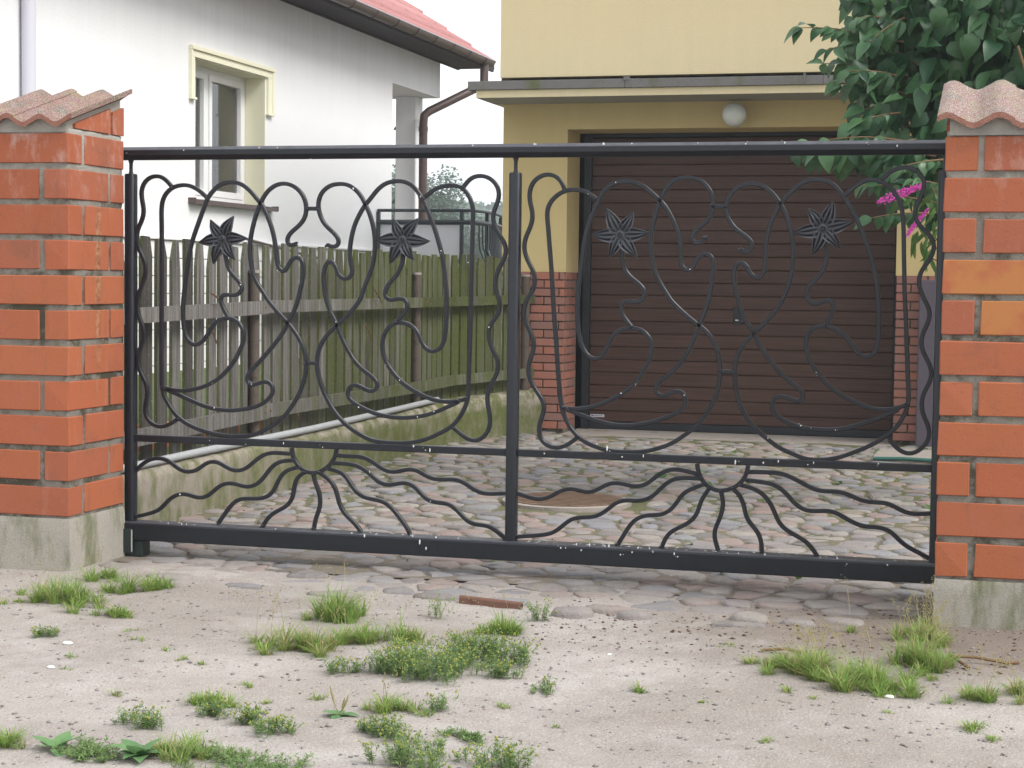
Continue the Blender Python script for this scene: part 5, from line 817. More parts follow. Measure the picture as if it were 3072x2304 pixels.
# clinker bricks of the base, one by one
CB = {}
def clinker(l, x, y, z, rot, parent):
    key = (round(l, 3), rot)
    if key not in CB:
        m_ = MB(); hl = l/2; m_.box((-hl, -.02, 0) if not rot else (-.02, -hl, 0), (hl, .012, .060) if not rot else (.012, hl, .060), .003); CB[key] = mesh_of('clinker_brick', m_, 'sockb')
    inst('base_brick', CB[key], (x, y, z), parent)
def course_row(x0, x1, z, odd):
    x = x0; first = True
    while x < x1-.02:
        l = (.12 if odd and first else .25); l = min(l, x1-x); clinker(round(l-.010, 3), x+l/2, B, z, False, gar); x += l; first = False
for i in range(19):
    z = .021-i*.0702
    if z < GZ-.03: break
    course_row(-4.176, DX0-.003, z, i % 2); course_row(DX1+.003, -.38, z, i % 2)
    for sx, sg in ((DX0-.0125, 1),):
        yy = B+(.022 if i % 2 == 0 else .022); 
        for l in ((.20, .18) if i % 2 == 0 else (.10, .25)):
            if yy+l > 15.20: l = 15.20-yy
            key = ('j', round(l, 3))
            if key not in CB: m_ = MB(); m_.box((-.02, -l/2+.005, 0), (.012, l/2-.005, .060), .003); CB[key] = mesh_of('clinker_brick', m_, 'sockb')
            inst('base_brick', CB[key], (sx, yy+l/2, z), gar); yy += l
part('corner_pipe', [((-.700, 14.60, GZ), (-.563, 14.745, .05))], 'violet', gar, .012)
part('drip_strip', [((-4.18, B-.006, .078), (DX0, B-.0005, .0835)), ((DX1, B-.006, .078), (-.56, B-.0005, .0835))], 'dark', gar)
# sectional door: part with planks as sub-parts
dY = 15.24
door = part('garage_door', [((-3.565, dY+.012, GZ+.008), (-.925, dY+.05, 1.252))], 'dark', gar)
seams = [1.245, 1.130, 1.018, .918, .803, .690, .569, .454, .345, .230, .118, .006, -.103, -.215, -.330, -.437, -.552, -.665, -.775, -.888, -1.0, -1.113, -1.205]
for i in range(len(seams)-1):
    zt, zb_ = seams[i], seams[i+1]; m_ = MB(); g_ = .0008 if i % 4 else .002
    m_.prism([(dY+.014, zb_+g_*.5), (dY+.002, zb_+g_*.5+.002), (dY, zb_+g_*.5+.006), (dY, zt-g_-.008), (dY+.011, zt-g_), (dY+.014, zt-g_)], 'x', -3.515, -.935); build('plank', m_, 'door', door)
part('bottom_seal', [((-3.52, dY-.004, GZ+.010), (-.93, dY+.011, -1.208))], 'doorframe', gar, .003)
part('door_frame', [((-3.585, dY-.03, GZ), (-3.520, dY+.05, 1.25)), ((-.93, dY-.03, GZ), (-.885, dY+.05, 1.25)), ((-3.585, dY+.01, 1.252), (-.885, dY+.06, 1.30))], 'doorframe', gar, .003)
part('reveal_panel', [((DX0-.002, B+.46, .09), (DX0+.03, 15.12, 1.275))], 'yellow_lo', gar) if False else None
lk = part('door_lock', [((-2.268, dY-.010, -.345), (-2.203, dY-.0005, -.195))], 'doorframe', gar, .003)
m_ = MB(); m_.tube([(-2.243, dY-.010, -.235), (-2.243, dY-.045, -.235)], [.019, .024], 16); build('knob', m_, 'doorframe', lk, smooth=True)
m_ = MB(); m_.tube([(-2.236, dY-.010, -.305), (-2.236, dY-.022, -.305)], .014, 14); build('lock_cylinder', m_, 'doorframe', lk, smooth=True)
m_ = MB(); m_.box((-2.250, dY-.026, -.311), (-2.222, dY-.0225, -.301)); build('key_slot', m_, 'chrome', lk)
pl = part('maker_plate', [((-3.504, dY-.005, -1.170), (-3.380, dY-.0005, -1.147))], 'plate', gar, .001)
m_ = MB(); m_.box((-3.496, dY-.0065, -1.162), (-3.474, dY-.0052, -1.152)); 
for i, (a, b) in enumerate(((0, .008), (.0105, .0175), (.0195, .0275), (.030, .037), (.039, .0475), (.050, .057), (.059, .067), (.069, .076))): m_.box((-3.468+a, dY-.0065, -1.1605), (-3.468+b, dY-.0052, -1.1545))
build('plate_print', m_, 'ink', pl)
lamp = thing('globe_lamp', 'white glass globe lamp, unlit, under the canopy above the garage door', 'lamp', (-2.2, 14.6, 1.27))
m_ = MB(); m_.ball((-2.197, 14.60, 1.372), .099, 4); build('globe', m_, 'globe', lamp, smooth=True, angle=0)
m_ = MB(); m_.tube([(-2.197, B-.001, 1.385), (-2.197, B-.03, 1.385), (-2.197, B-.06, 1.38)], [.06, .05, .045], 20); build('wall_mount', m_, 'pvc', lamp, smooth=True)
m_ = MB(); m_.tube([(-.93, 13.2, GZ+.03), (-.72, 13.22, GZ+.034), (-.4, 13.2, GZ+.03), (0, 13.35, GZ+.03)], .014, 8); o = build('garden_hose', m_, 'hose', smooth=True); props(o, 'green garden hose lying on the ground below the bush', 'hose')
m_ = MB(); m_.box((-.94, 13.22, GZ-.02), (.6, 14.0, GZ+.035), .006); build('stone_step', m_, 'slab', kind='structure')

# ------------------------------------------------------------------ white house
random.seed(21)
house = thing('white_house', 'white plastered house with red tiled roof, brown gutter and one cream-framed window', 'house', (-9, 13, -.8))
HX = -6.5; WY0, WY1, WZ0, WZ1 = 13.62, 15.06, .640, 1.800; wx = HX-.32
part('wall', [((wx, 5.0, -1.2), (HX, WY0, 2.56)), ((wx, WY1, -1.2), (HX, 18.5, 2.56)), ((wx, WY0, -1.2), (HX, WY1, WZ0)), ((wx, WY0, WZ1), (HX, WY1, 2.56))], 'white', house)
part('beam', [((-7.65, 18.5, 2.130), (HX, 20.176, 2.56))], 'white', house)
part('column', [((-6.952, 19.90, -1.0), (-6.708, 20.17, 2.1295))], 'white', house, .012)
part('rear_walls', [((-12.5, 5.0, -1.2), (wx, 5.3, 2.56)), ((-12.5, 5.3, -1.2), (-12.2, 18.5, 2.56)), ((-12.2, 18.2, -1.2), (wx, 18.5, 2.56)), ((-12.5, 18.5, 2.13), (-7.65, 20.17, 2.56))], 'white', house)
part('terrace_slab', [((-7.6, 18.05, -.42), (-5.5, 20.6, -.25))], 'slab', house)
pm = MB()
for i in range(9):
    z = -.98+i*.142
    if z+.13 < .30: pm.box((HX, 5.2, z), (HX+.022+.002*(i % 2), 18.45, z+.134), .003)
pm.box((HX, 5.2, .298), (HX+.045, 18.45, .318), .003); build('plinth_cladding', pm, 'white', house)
m_ = MB(); m_.tube([(HX+.06, 14.3, .36), (HX+.06, 16.6, .17)], .012, 8); build('handrail', m_, 'brown', house)
# window
win = part('window', [((HX-.275, WY0, WZ0), (HX-.195, WY0+.05, WZ1)), ((HX-.275, WY1-.05, WZ0), (HX-.195, WY1, WZ1)), ((HX-.275, WY0+.05, WZ0), (HX-.195, WY1-.05, WZ0+.06)), ((HX-.275, WY0+.05, WZ1-.05), (HX-.195, WY1-.05, WZ1)), ((HX-.27, 14.245, WZ0+.06), (HX-.20, 14.30, WZ1-.05))], 'pvc', house)
for a, b in ((WY0+.05, 14.243), (14.302, WY1-.05)):
    k = .055; z0, z1 = WZ0+.062, WZ1-.052
    part('sash', [((HX-.26, a, z0), (HX-.19, a+k, z1)), ((HX-.26, b-k, z0), (HX-.19, b, z1)), ((HX-.26, a+k, z0), (HX-.19, b-k, z0+k)), ((HX-.26, a+k, z1-k), (HX-.19, b-k, z1))], 'pvc', win)
    part('pane', [((HX-.232, a+k, z0+k), (HX-.226, b-k, z1-k))], 'glass', win)
part('room', [((HX-2.2, WY0-1.5, -.3), (HX-2.15, WY1+1.5, 2.5)), ((HX-2.2, WY0-1.55, -.3), (HX-.32, WY0-1.5, 2.5)), ((HX-2.2, WY1+1.5, -.3), (HX-.32, WY1+1.55, 2.5)), ((HX-2.2, WY0-1.5, 2.5), (HX-.32, WY1+1.5, 2.52)), ((HX-2.2, WY0-1.5, -.32), (HX-.32, WY1+1.5, -.3))], 'room', house)
m_ = MB()
cp = [(HX-.34-.03*math.sin(i*1.9), 14.42+.022*i) for i in range(0, 26)]
v = [(x, y, z) for z in (.72, 1.78) for x, y in cp]; n = len(cp); m_.add(v, [(i, i+1, n+i+1, n+i) for i in range(n-1)]); build('curtain', m_, 'rooml', win)
part('window_trim', [((HX, 13.51, WZ1+.002), (HX+.022, 15.185, WZ1+.060)), ((HX, 13.51, 1.47), (HX+.022, 13.575, WZ1+.002)), ((HX, 15.085, 1.48), (HX+.022, 15.185, WZ1+.002))], 'cream', house, .004)
part('window_trim_edge', [((HX, 13.50, WZ1+.060), (HX+.040, 15.20, WZ1+.095)), ((HX, 13.497, 1.455), (HX+.036, 13.59, 1.474)), ((HX, 15.07, 1.463), (HX+.036, 15.20, 1.482)), ((HX, 13.498, 1.474), (HX+.032, 13.522, WZ1+.0595)), ((HX, 15.17, 1.482), (HX+.032, 15.198, WZ1+.0595))], 'cream', house, .004)
part('window_reveal', [((HX-.19, WY1-.006, WZ0), (HX-.0005, WY1-.0003, WZ1)), ((HX-.19, WY0, WZ1-.006), (HX-.0005, WY1-.006, WZ1-.0003)), ((HX-.19, WY0+.0003, WZ0), (HX-.0005, WY0+.006, WZ1-.006))], 'cream', house)
part('window_sill', [((HX-.19, WY0+.007, WZ0-.01), (HX+.06, WY1-.007, WZ0+.004)), ((HX+.001, 13.50, WZ0-.012), (HX+.065, 15.21, WZ0+.002)), ((HX+.058, 13.50, WZ0-.035), (HX+.066, 15.21, WZ0-.012)), ((HX+.001, 13.492, WZ0-.03), (HX+.07, 13.50, WZ0+.014)), ((HX+.001, 15.21, WZ0-.03), (HX+.07, 15.218, WZ0+.014))], 'brown', house)
# houseplant behind the pane
hp = thing('houseplant', 'leafy green houseplant standing inside behind the window pane', 'houseplant', (HX-.36, 14.4, .72))
# roof
e0 = (-6.055, 2.615); slope = math.tan(R(33.5)); RX = -9.4
m_ = MB(); zf = lambda x: e0[1]+(e0[0]-x)*slope
m_.add([(e0[0], 4.6, e0[1]-.05), (RX, 4.6, zf(RX)-.05), (RX, 20.88, zf(RX)-.05), (e0[0], 20.88, e0[1]-.05), (e0[0], 4.6, e0[1]-.10), (RX, 4.6, zf(RX)-.10), (RX, 20.88, zf(RX)-.10), (e0[0], 20.88, e0[1]-.10)], [(0, 3, 2, 1), (4, 5, 6, 7), (0, 4, 7, 3), (3, 7, 6, 2), (0, 1, 5, 4)]); rf = build('roof', m_, 'brownlo', house)
m_ = MB(); m_.add([(RX, 4.6, zf(RX)), (RX, 20.88, zf(RX)), (2*RX-e0[0], 20.88, e0[1]), (2*RX-e0[0], 4.6, e0[1])], [(0, 1, 2, 3)]); build('far_slope', m_, 'roof', rf)
ny = 540; rows = 11; v = []; f = []; ya = np.linspace(4.6, 20.92, ny)
for r_ in range(rows):
    x0, x1 = e0[0]-r_*.31+.02, e0[0]-(r_+1)*.31-.02
    for x, lift in ((x0, .022), (x0, .034), (x1, .004)):
        for y in ya: v.append((x, y, zf(x)+lift+.010*abs(math.sin(y*math.pi/.21))+random.uniform(-.0015, .0015) if lift != .022 else zf(x)+.0+.012*abs(math.sin(y*math.pi/.21))))
v = np.array(v); ff = []
for r_ in range(rows):
    b = r_*3*ny
    for k in (0, 1):
        i = np.arange(ny-1)+b+k*ny; ff.append(np.stack([i, i+ny, i+ny+1, i+1], 1))
o = bpy.data.objects.new('roof_tiles', raw_mesh('roof_tiles', v-np.array(WL[rf.name]), np.concatenate(ff), 'roof')); COL.objects.link(o); place(o, WL[rf.name], rf); props(o, kind='stuff')
part('verge_board', [((-6.10, 20.86, 2.53), (-6.05, 20.90, 2.63))], 'brown', rf)
part('soffit', [((-6.48, 5, 2.545), (-6.07, 20.85, 2.5598)), ((-6.4985, 5, 2.535), (-6.47, 20.85, 2.5598))], 'brownlo', house)
part('fascia_board', [((-6.075, 5, 2.505), (-6.050, 20.87, 2.628))], 'brownlo', house)
gut = thing('roof_gutter', 'brown half-round gutter with its drainpipe along the eaves of the white house', 'gutter', (-6, 20.5, 2.5))
m_ = MB(); n = 10; gx, gz, gr = -6.0-.018, 2.598, .068; v = []
for y in np.linspace(5, 20.60, 30):
    for rr in (gr, gr-.006):
        for i in range(n+1):
            a = math.pi*i/n; v.append((gx-rr*math.cos(a)+.0, y, gz-rr*math.sin(a)))
m = 2*(n+1); f = []
for k in range(29):
    for i in range(n):
        f.append((k*m+i, k*m+i+1, (k+1)*m+i+1, (k+1)*m+i)); f.append((k*m+n+1+i, (k+1)*m+n+1+i, (k+1)*m+n+2+i, k*m+n+2+i))
    for i in (0, n): f.append((k*m+i, (k+1)*m+i, (k+1)*m+n+1+i, k*m+n+1+i))
f.append(tuple(29*m+i for i in range(n+1))); m_.add(v, f); build('gutter_channel', m_, 'brown', gut, smooth=True, angle=30)
m_ = MB(); m_.tube([(gx+gr, 5, gz), (gx+gr, 20.6, gz)], .008, 8); build('gutter_bead', m_, 'galv', gut, smooth=True)
for i in range(17):
    y = 10.3+i*.62
    if y > 20.5: break
    q = MB(); pts = [(gx-(gr+.003)*math.cos(math.pi*j/8), y, gz-(gr+.003)*math.sin(math.pi*j/8)) for j in range(9)]; q.sweep(pts, [(-.014, -.003), (.014, -.003), (.014, .003), (-.014, .003)], (1, 0, 0)) if False else q.tube(pts, .0085, 6); build('gutter_bracket', q, 'brown', gut)
m_ = MB(); m_.tube([(-6.03, 20.40, 2.55), (-6.03, 20.40, 2.33), (-6.06, 20.36, 2.285), (-6.54, 19.90, 1.955), (-6.585, 19.85, 1.90), (-6.59, 19.84, 1.80), (-6.59, 19.84, -1.0)], .050, 14); build('drainpipe', m_, 'brown', gut, smooth=True, angle=60)
for z in (1.72, .95):
    m_ = MB(); m_.tube([(-6.59, 19.84, z), (-6.59, 19.84, z+.05)], .056, 14); build('pipe_collar', m_, 'brown', gut, smooth=True)
m_ = MB(); m_.tube([(-6.445, 10.93, 2.54), (-6.445, 10.93, -.8)], .048, 16); o = build('pale_drainpipe', m_, m_plain('pale_lilac_paint', (.60, .59, .66), .5, .3, .03), smooth=True); props(o, 'pale lilac-grey drainpipe on the white wall left of the window', 'drainpipe')

# terrace railing
rl = thing('terrace_railing', 'dark green pot-bellied railing with a pale screen on the terrace of the white house', 'railing', (-5.8, 18.1, -.3))
RP = [(-6.49, 18.03), (-5.56, 18.03)]; CV = [(p.x, p.y) for p in catmull([(-5.56, 18.03), (-5.46, 18.10), (-5.415, 18.45), (-5.47, 19.05), (-5.60, 19.67), (-5.80, 20.4)], .08)]
for z, r_ in ((.735, .017), (.612, .026)):
    m_ = MB(); m_.tube([(RP[0][0], RP[0][1], z), (RP[1][0], RP[1][1], z)]+[(p[0], p[1], z) for p in CV[1:]], r_, 8); build('handrail' if z > .7 else 'rail', m_, 'balc', rl, smooth=True)
for x, y in ((-5.556, 18.03), (-6.48, 18.03), (-5.416, 18.5), (-5.62, 19.75)):
    m_ = MB(); m_.box((x-.018, y-.018, -.25), (x+.018, y+.018, .72)); build('rail_post', m_, 'balc', rl)
acc = 0; pp = None
for p in CV:
    if pp: acc += math.hypot(p[0]-pp[0], p[1]-pp[1])
    if acc > .085 or not pp:
        acc = 0; t_ = Vector((p[0]-(pp[0] if pp else p[0]-.1), p[1]-(pp[1] if pp else p[1]), 0)).normalized(); o_ = Vector((t_.y, -t_.x, 0))
        pts = [(p[0]+o_.x*b, p[1]+o_.y*b, z) for z, b in ((.60, 0), (.45, 0), (.34, .01), (.24, .05), (.14, .12), (.04, .17), (-.06, .17), (-.15, .11), (-.22, .04), (-.26, 0))]
        m_ = MB(); m_.tube(pts, .009, 6); build('baluster', m_, 'balc', rl, smooth=True)
    pp = p
m_ = MB()
for i in range(46): m_.box((-6.475+i*.02, 18.040, -.25), (-6.475+i*.02+.0188, 18.046+(.004 if i % 2 else 0), .588))
build('screen', m_, 'panel', rl)
cl_ = thing('climbing_plant', 'slim climbing plant with one red blossom on the terrace behind the wall corner', 'plant', (-7.12, 20.6, -.25))

# ------------------------------------------------------------------ leaves
def leaf_np(L_, W_, fold=.35, curl=.5, nseg=6, point=1.0):
    v = []; 
    for i in range(nseg+1):
        u = i/nseg; wd = W_*.5*(math.sin(math.pi*u**.72)**.9 if 0 < u < 1 else 0)*(1.12-.35*u)
        y = L_*(u if curl == 0 else math.sin(u*curl)/curl); z = -L_*(1-math.cos(u*curl))/max(curl, .01)*1.0
        v += [(-wd, y, z+abs(wd)*fold), (0, y, z), (wd, y, z+abs(wd)*fold)]
    f = []
    for i in range(nseg):
        a = 3*i; f += [(a, a+1, a+4, a+3), (a+1, a+2, a+5, a+4)]
    return np.array(v), np.array(f)
def basis(t, n):
    t = np.array(t, float); t /= np.linalg.norm(t); n = np.array(n, float); n -= t*np.dot(n, t); n /= max(1e-6, np.linalg.norm(n)); s = np.cross(t, n); return np.stack([s, t, n])   # rows: x,y,z axes
LT = [leaf_np(1, .62, .30, .7), leaf_np(1, .70, .22, 1.0), leaf_np(1, .55, .5, .4), leaf_np(1, .66, .12, 1.25)]
class LeafSet:
    def __init__(s): s.items = []
    def add(s, p, t, n, size, k=None): s.items.append((np.array(p, float), basis(t, n), size, random.randrange(len(LT)) if k is None else k))
    def mesh(s, items, name, mat, origin):
        V = []; F = []; off = 0
        for p, B_, sz, k in items:
            v, f = LT[k] if k < 100 else NL[k-100]; V.append(v@B_*sz+p-origin); F.append(f+off); off += len(v)
        return raw_mesh(name, np.concatenate(V), np.concatenate(F), mat, True)
    def emit(s, parent, mat, limit, score, name='leaf', stuff='foliage'):
        items = sorted(s.items, key=score); org = np.array(WL[parent.name]); cache = {}
        for it in items[:limit]:
            p, B_, sz, k = it
            if k not in cache:
                v, f = LT[k] if k < 100 else NL[k-100]; cache[k] = raw_mesh(name, v, f, mat, True)
            o = bpy.data.objects.new(name, cache[k]); COL.objects.link(o); o.parent = parent
            Mx = Matrix(((B_[0][0], B_[1][0], B_[2][0]), (B_[0][1], B_[1][1], B_[2][1]), (B_[0][2], B_[1][2], B_[2][2])))
            o.rotation_mode = 'QUATERNION'; o.rotation_quaternion = Mx.to_quaternion(); o.scale = (sz, sz, sz); o.location = Vector(p)-Vector(org)
        if items[limit:]:
            o = bpy.data.objects.new(stuff, s.mesh(items[limit:], stuff, mat, org)); COL.objects.link(o); place(o, WL[parent.name], parent); props(o, kind='stuff')
NL = [leaf_np(1, .20, .4, .9), leaf_np(1, .17, .3, 1.3)]
# houseplant leaves
ls = LeafSet()
for i in range(26): ls.add((HX-.36+random.uniform(-.06, .05), 14.38+random.uniform(-.05, .12), .74+random.random()*.45), (random.uniform(-.5, .5), random.uniform(-.6, 1), random.uniform(-.6, .8)), (1, random.uniform(-.4, .4), .5), random.uniform(.07, .13))
ls.emit(hp, 'leaf', 26, lambda i: 0)
m_ = MB(); m_.tube([(HX-.36, 14.42, .66), (HX-.36, 14.42, .74), (HX-.37, 14.43, 1.1)], [.05, .05, .004], 8); build('pot_and_stem', m_, 'terracotta', hp)
# climbing plant
ls = LeafSet()
for i in range(150):
    z = random.uniform(-.2, 1.95); ls.add((-7.115+random.gauss(0, .035), 20.6+random.uniform(-.1, .1), z), (random.uniform(-1, 1), random.uniform(-1, .2), random.uniform(-.8, .6)), (0, -1, .5), random.uniform(.04, .08))
ls.emit(cl_, 'farleaf', 0, lambda i: 0)
m_ = MB(); m_.tube([(-7.115, 20.62, -.25), (-7.115, 20.62, 1.9)], .02, 6); build('cane', m_, 'balc', cl_)
m_ = MB(); m_.ball((-7.10, 20.48, .90), .045, 2, (1, 1, .9)); build('blossom', m_, 'red', cl_, smooth=True)

# large-leaved bush on the right; helper places points by size, 10.5 m away
def P10(px, py, y=10.5):
    k = y/10.5; return Vector((k*(-.818+(px-2600)*.00195), y, k*(.871-(py-400)*.00191)))
bush = thing('broadleaf_bush', 'tall dark green bush with large pointed leaves overhanging the gate by the right pillar', 'bush', (.35, 10.9, GZ))
ls = LeafSet()
def bnd(py): return bnd0(py)-38
def bnd0(py):
    pts = [(-900, 2900), (-500, 2640), (-200, 2590), (0, 2585), (100, 2600), (200, 2610), (300, 2640), (400, 2670), (470, 2690), (520, 2700), (560, 2760), (700, 2900)]
    for (a, xa), (b, xb) in zip(pts, pts[1:]):
        if a <= py <= b: return xa+(xb-xa)*(py-a)/(b-a)
    return 3300
random.seed(77); cnt_ = 0
while cnt_ < 3000:
    px, py = random.uniform(2540, 3600), random.uniform(-880, 640)
    if random.random() < .45: px, py = random.uniform(2540, 3120), random.uniform(-60, 600)
    if px < bnd(py)+random.gauss(0, 22): continue
    dep = 9.95+abs(random.gauss(0, .42))+(random.uniform(.3, 1.2) if random.random() < .35 else 0); p = P10(px, py, dep)
    if px > 2850 and py > 540: continue
    t_ = (random.gauss(-.35, .6), random.gauss(-.3, .5), random.gauss(-.75, .45)); nn_ = (random.gauss(-.15, .6), -.55+random.gauss(0, .45), random.uniform(.1, 1.0))
    ls.add(p, t_, nn_, random.uniform(.10, .185)); cnt_ += 1
tw = MB()
def spray(a, b, n, y=10.2, sag=10, size=(.09, .15), down=.6, root=True):
    A, Bp = P10(*a, y), P10(*b, y-.15); pts = []
    for i in range(9):
        u = i/8; q = A.lerp(Bp, u); q.z += math.sin(u*math.pi)*sag*.002; pts.append(q)
    tw.tube(pts, [.007-.005*i/8 for i in range(9)], 6)
    d = (Bp-A).normalized()
    for i in range(n):
        u = .12+.88*i/(n-1) if n > 1 else 1; q = pts[min(8, int(u*8))].lerp(pts[min(8, int(u*8)+1)], u*8-int(u*8)); sd = 1 if i % 2 else -1
        t_ = d*(.8 if i < n-1 else 1.4)+Vector((random.gauss(0, .2), random.gauss(-.2, .25), sd*.45-down*random.uniform(.3, 1.2)))
        ls.add(q, t_, (random.gauss(0, .3), -.55, .8), random.uniform(*size))
        if random.random() < .5: ls.add(q+Vector((0, -.01, 0)), d*.3+Vector((random.gauss(0, .4), -.3, -.9)), (random.gauss(0, .5), -.8, .4), random.uniform(size[0]*.8, size[1]*.9))
spray((2740, 200), (2405, 82), 11, 10.1, 34, (.09, .15), .7); spray((2720, 240), (2470, 190), 8, 10.15, 12, (.09, .14), .8)
spray((2760, 120), (2585, 10), 6, 10.2, 5, (.08, .12), .4); spray((2740, 300), (2520, 250), 8, 10.1, 14, (.10, .15), .9)
spray((2700, 300), (2590, 330), 6, 10.1, 5, (.10, .16), .9); spray((2720, 380), (2600, 410), 5, 10.1, 5, (.10, .15), .9)
spray((2780, 440), (2410, 432), 13, 9.9, 22, (.09, .14), 1.0); spray((2800, 470), (2520, 462), 10, 10.0, 10, (.09, .15), 1.3)
spray((2800, 520), (2660, 520), 6, 10.0, 3, (.09, .14), 1.1); spray((2790, 640), (2620, 652), 6, 9.8, 6, (.09, .135), 1.0); spray((2800, 560), (2590, 555), 5, 9.9, 2, (.08, .12), .4)
spray((2820, 480), (2700, 500), 7, 9.7, 3, (.07, .11), .6); spray((2830, 560), (2740, 540), 5, 9.7, 3, (.07, .11), .6)
spray((2700, 130), (2480, 150), 9, 10.05, 14, (.08, .13), .9); spray((2680, 230), (2545, 215), 8, 10.0, 6, (.10, .15), 1.0); spray((2700, 340), (2560, 372), 8, 10.0, 6, (.10, .16), 1.2)
spray((2740, 420), (2630, 452), 7, 9.95, 4, (.11, .17), 1.4); spray((2640, 60), (2560, 60), 5, 10.0, 6, (.08, .12), .6); spray((2790, 455), (2480, 445), 12, 9.85, 6, (.12, .17), 2.2); spray((2700, 60), (2600, 130), 6, 10.0, 6, (.1, .15), .8)
for px, py, s_ in ((2400, 452, .12), (2440, 458, .15), (2475, 462, .13), (2520, 466, .16), (2560, 470, .18), (2595, 472, .15), (2625, 478, .18), (2660, 486, .19), (2690, 500, .17), (2450, 436, .12), (2540, 438, .14), (2610, 440, .14)):
    ls.add(P10(px, py, 9.85), (random.uniform(-.5, .1), -.25, -1), (random.gauss(0, .5), -.8, .4), s_*.85)
ls.emit(bush, 'leaf', 300, lambda i: (i[0][0] > .12 or i[0][2] > 1.75, i[0][1]))
tw.tube([(.35, 10.95, GZ-.05), (.33, 10.9, -.4), (.2, 10.8, .5), (.15, 10.7, 1.4), (.3, 10.7, 2.4)], [.06, .05, .04, .03, .012], 10)
for b in ((-.35, 10.5, .95), (-.5, 10.4, 1.4), (.0, 10.4, 1.9), (.6, 10.6, 1.7), (-.1, 10.5, .4)): tw.tube([(.2, 10.8, max(-.1, b[2]-.9)), ((b[0]+.2)/2, 10.65, b[2]-.3), b], [.028, .018, .008], 8)
tw.tube([P10(3020, 150, 9.75), P10(3045, 230, 9.75), P10(3062, 300, 9.75), P10(3090, 420, 9.8)], .007, 7)
build('branches', tw, 'twig', bush, smooth=True)
# butterfly bush with magenta flower spikes
bb = thing('butterfly_bush', 'butterfly bush with two magenta flower spikes behind the right end of the gate', 'bush', (-.30, 9.4, GZ))
ls = LeafSet(); tw = MB()
for a, b, c_ in (((2850, 900), (2835, 640), (2700, 585)), ((2860, 900), (2845, 760), (2750, 665)), ((2855, 900), (2850, 700), (2790, 560)), ((2860, 900), (2850, 640), (2830, 520)), ((2860, 900), (2835, 800), (2770, 760))):
    Q = [P10(*a, 9.3), P10(*b, 9.25), P10(*c_, 9.15)]; Q2 = catmull([(q.x, q.z) for q in Q], .03); tw.tube([(q.x, 9.3-.15*i/len(Q2), q.y) for i, q in enumerate(Q2)], .004, 6)
    for i, q in enumerate(Q2):
        if i % 2 == 0 and i > len(Q2)*.25:
            for sd in (-1, 1): ls.add((q.x, 9.3-.15*i/len(Q2), q.y), (sd*random.uniform(.4, 1.0), random.uniform(-.5, .2), random.uniform(-1.3, -.1)), (random.gauss(0, .4), -.7, .6), random.uniform(.08, .135), 100+random.randrange(2))
for px, py in ((2740, 700), (2765, 720), (2780, 735), (2790, 700), (2800, 740), (2810, 690), (2755, 690), (2790, 760), (2800, 620), (2815, 640), (2790, 600), (2812, 580), (2800, 660)):
    ls.add(P10(px, py, 9.1), (random.uniform(-.7, .1), -.2, -1), (random.gauss(0, .5), -.8, .4), random.uniform(.10, .16), 100+random.randrange(2))
ls.emit(bb, 'leafl', 80, lambda i: i[0][1]); tw.tube([(-.30, 9.4, GZ), (-.31, 9.32, -.2), P10(2850, 890, 9.3)], [.02, .015, .009], 8); build('stems', tw, 'twig', bb, smooth=True)
for (a, b, r_) in (((2768, 556), (2636, 604), .050), ((2776, 632), (2722, 702), .048)):
    A, Bp = P10(*a, 9.12), P10(*b, 9.06); m_ = MB()
    for i in range(330):
        u = random.random(); rr = r_*(.55+.6*u)*math.sqrt(random.random()) if u < .8 else r_*(1.03-(u-.8)*4)*random.random()
        an = random.uniform(0, 6.28); q = A.lerp(Bp, u)+Vector((math.cos(an)*rr*.5, math.sin(an)*rr, math.sin(an+.9)*rr*.8)); s_ = random.uniform(.0038, .0065)
        d1 = Vector((random.gauss(0, 1), random.gauss(-.5, 1), random.gauss(0, 1))).normalized(); d2 = d1.cross(Vector((0, 0, 1))).normalized(); d3 = d1.cross(d2)
        m_.add([q+d2*s_, q+d3*s_, q-d2*s_, q-d3*s_, q+d1*s_*.6], [(0, 1, 4), (1, 2, 4), (2, 3, 4), (3, 0, 4)])
    build('flower_spike', m_, 'mag', bb, recalc=False)

# ------------------------------------------------------------------ far trees
def crown(label, c, rad, n, seed, leaf=.35, trunk=True, lobes=9):
    random.seed(seed); t = thing('broadleaf_tree', label, 'tree', (c[0], c[1], GZ-3))
    lb = [(Vector(c)+Vector((random.uniform(-.6, .6)*rad[0], random.uniform(-.6, .6)*rad[1], random.uniform(-.7, .7)*rad[2])), random.uniform(.35, .6)) for _ in range(lobes)]
    V = []; F = []; k = 0
    for i in range(n):
        q, s = random.choice(lb); d = Vector((random.gauss(0, 1), random.gauss(0, 1), random.gauss(0, 1))).normalized()*random.random()**.35; p = q+Vector((d.x*rad[0]*s, d.y*rad[1]*s, d.z*rad[2]*s))
        a = Vector((random.gauss(0, 1), random.gauss(0, 1), random.gauss(0, .6))).normalized(); b = a.cross(Vector((random.gauss(0, 1), random.gauss(0, 1), 1))).normalized(); l = leaf*random.uniform(.5, 1.2)
        V += [p-a*l*.5, p+b*l*.3, p+a*l*.5, p-b*l*.3]; F.append((k, k+1, k+2, k+3)); k += 4
    me = raw_mesh('crown', np.array([tuple(q) for q in V])-np.array(WL[t.name]), F, 'farleaf'); o = bpy.data.objects.new('crown', me); COL.objects.link(o); place(o, WL[t.name], t)
    m_ = MB(); m_.tube([(c[0], c[1], GZ-3), (c[0]+.1, c[1], c[2]-.3*rad[2]), (c[0]-.2, c[1], c[2]+.4*rad[2])], [.22*rad[0]/2, .13*rad[0]/2, .03], 8); build('trunk', m_, 'twig', t)
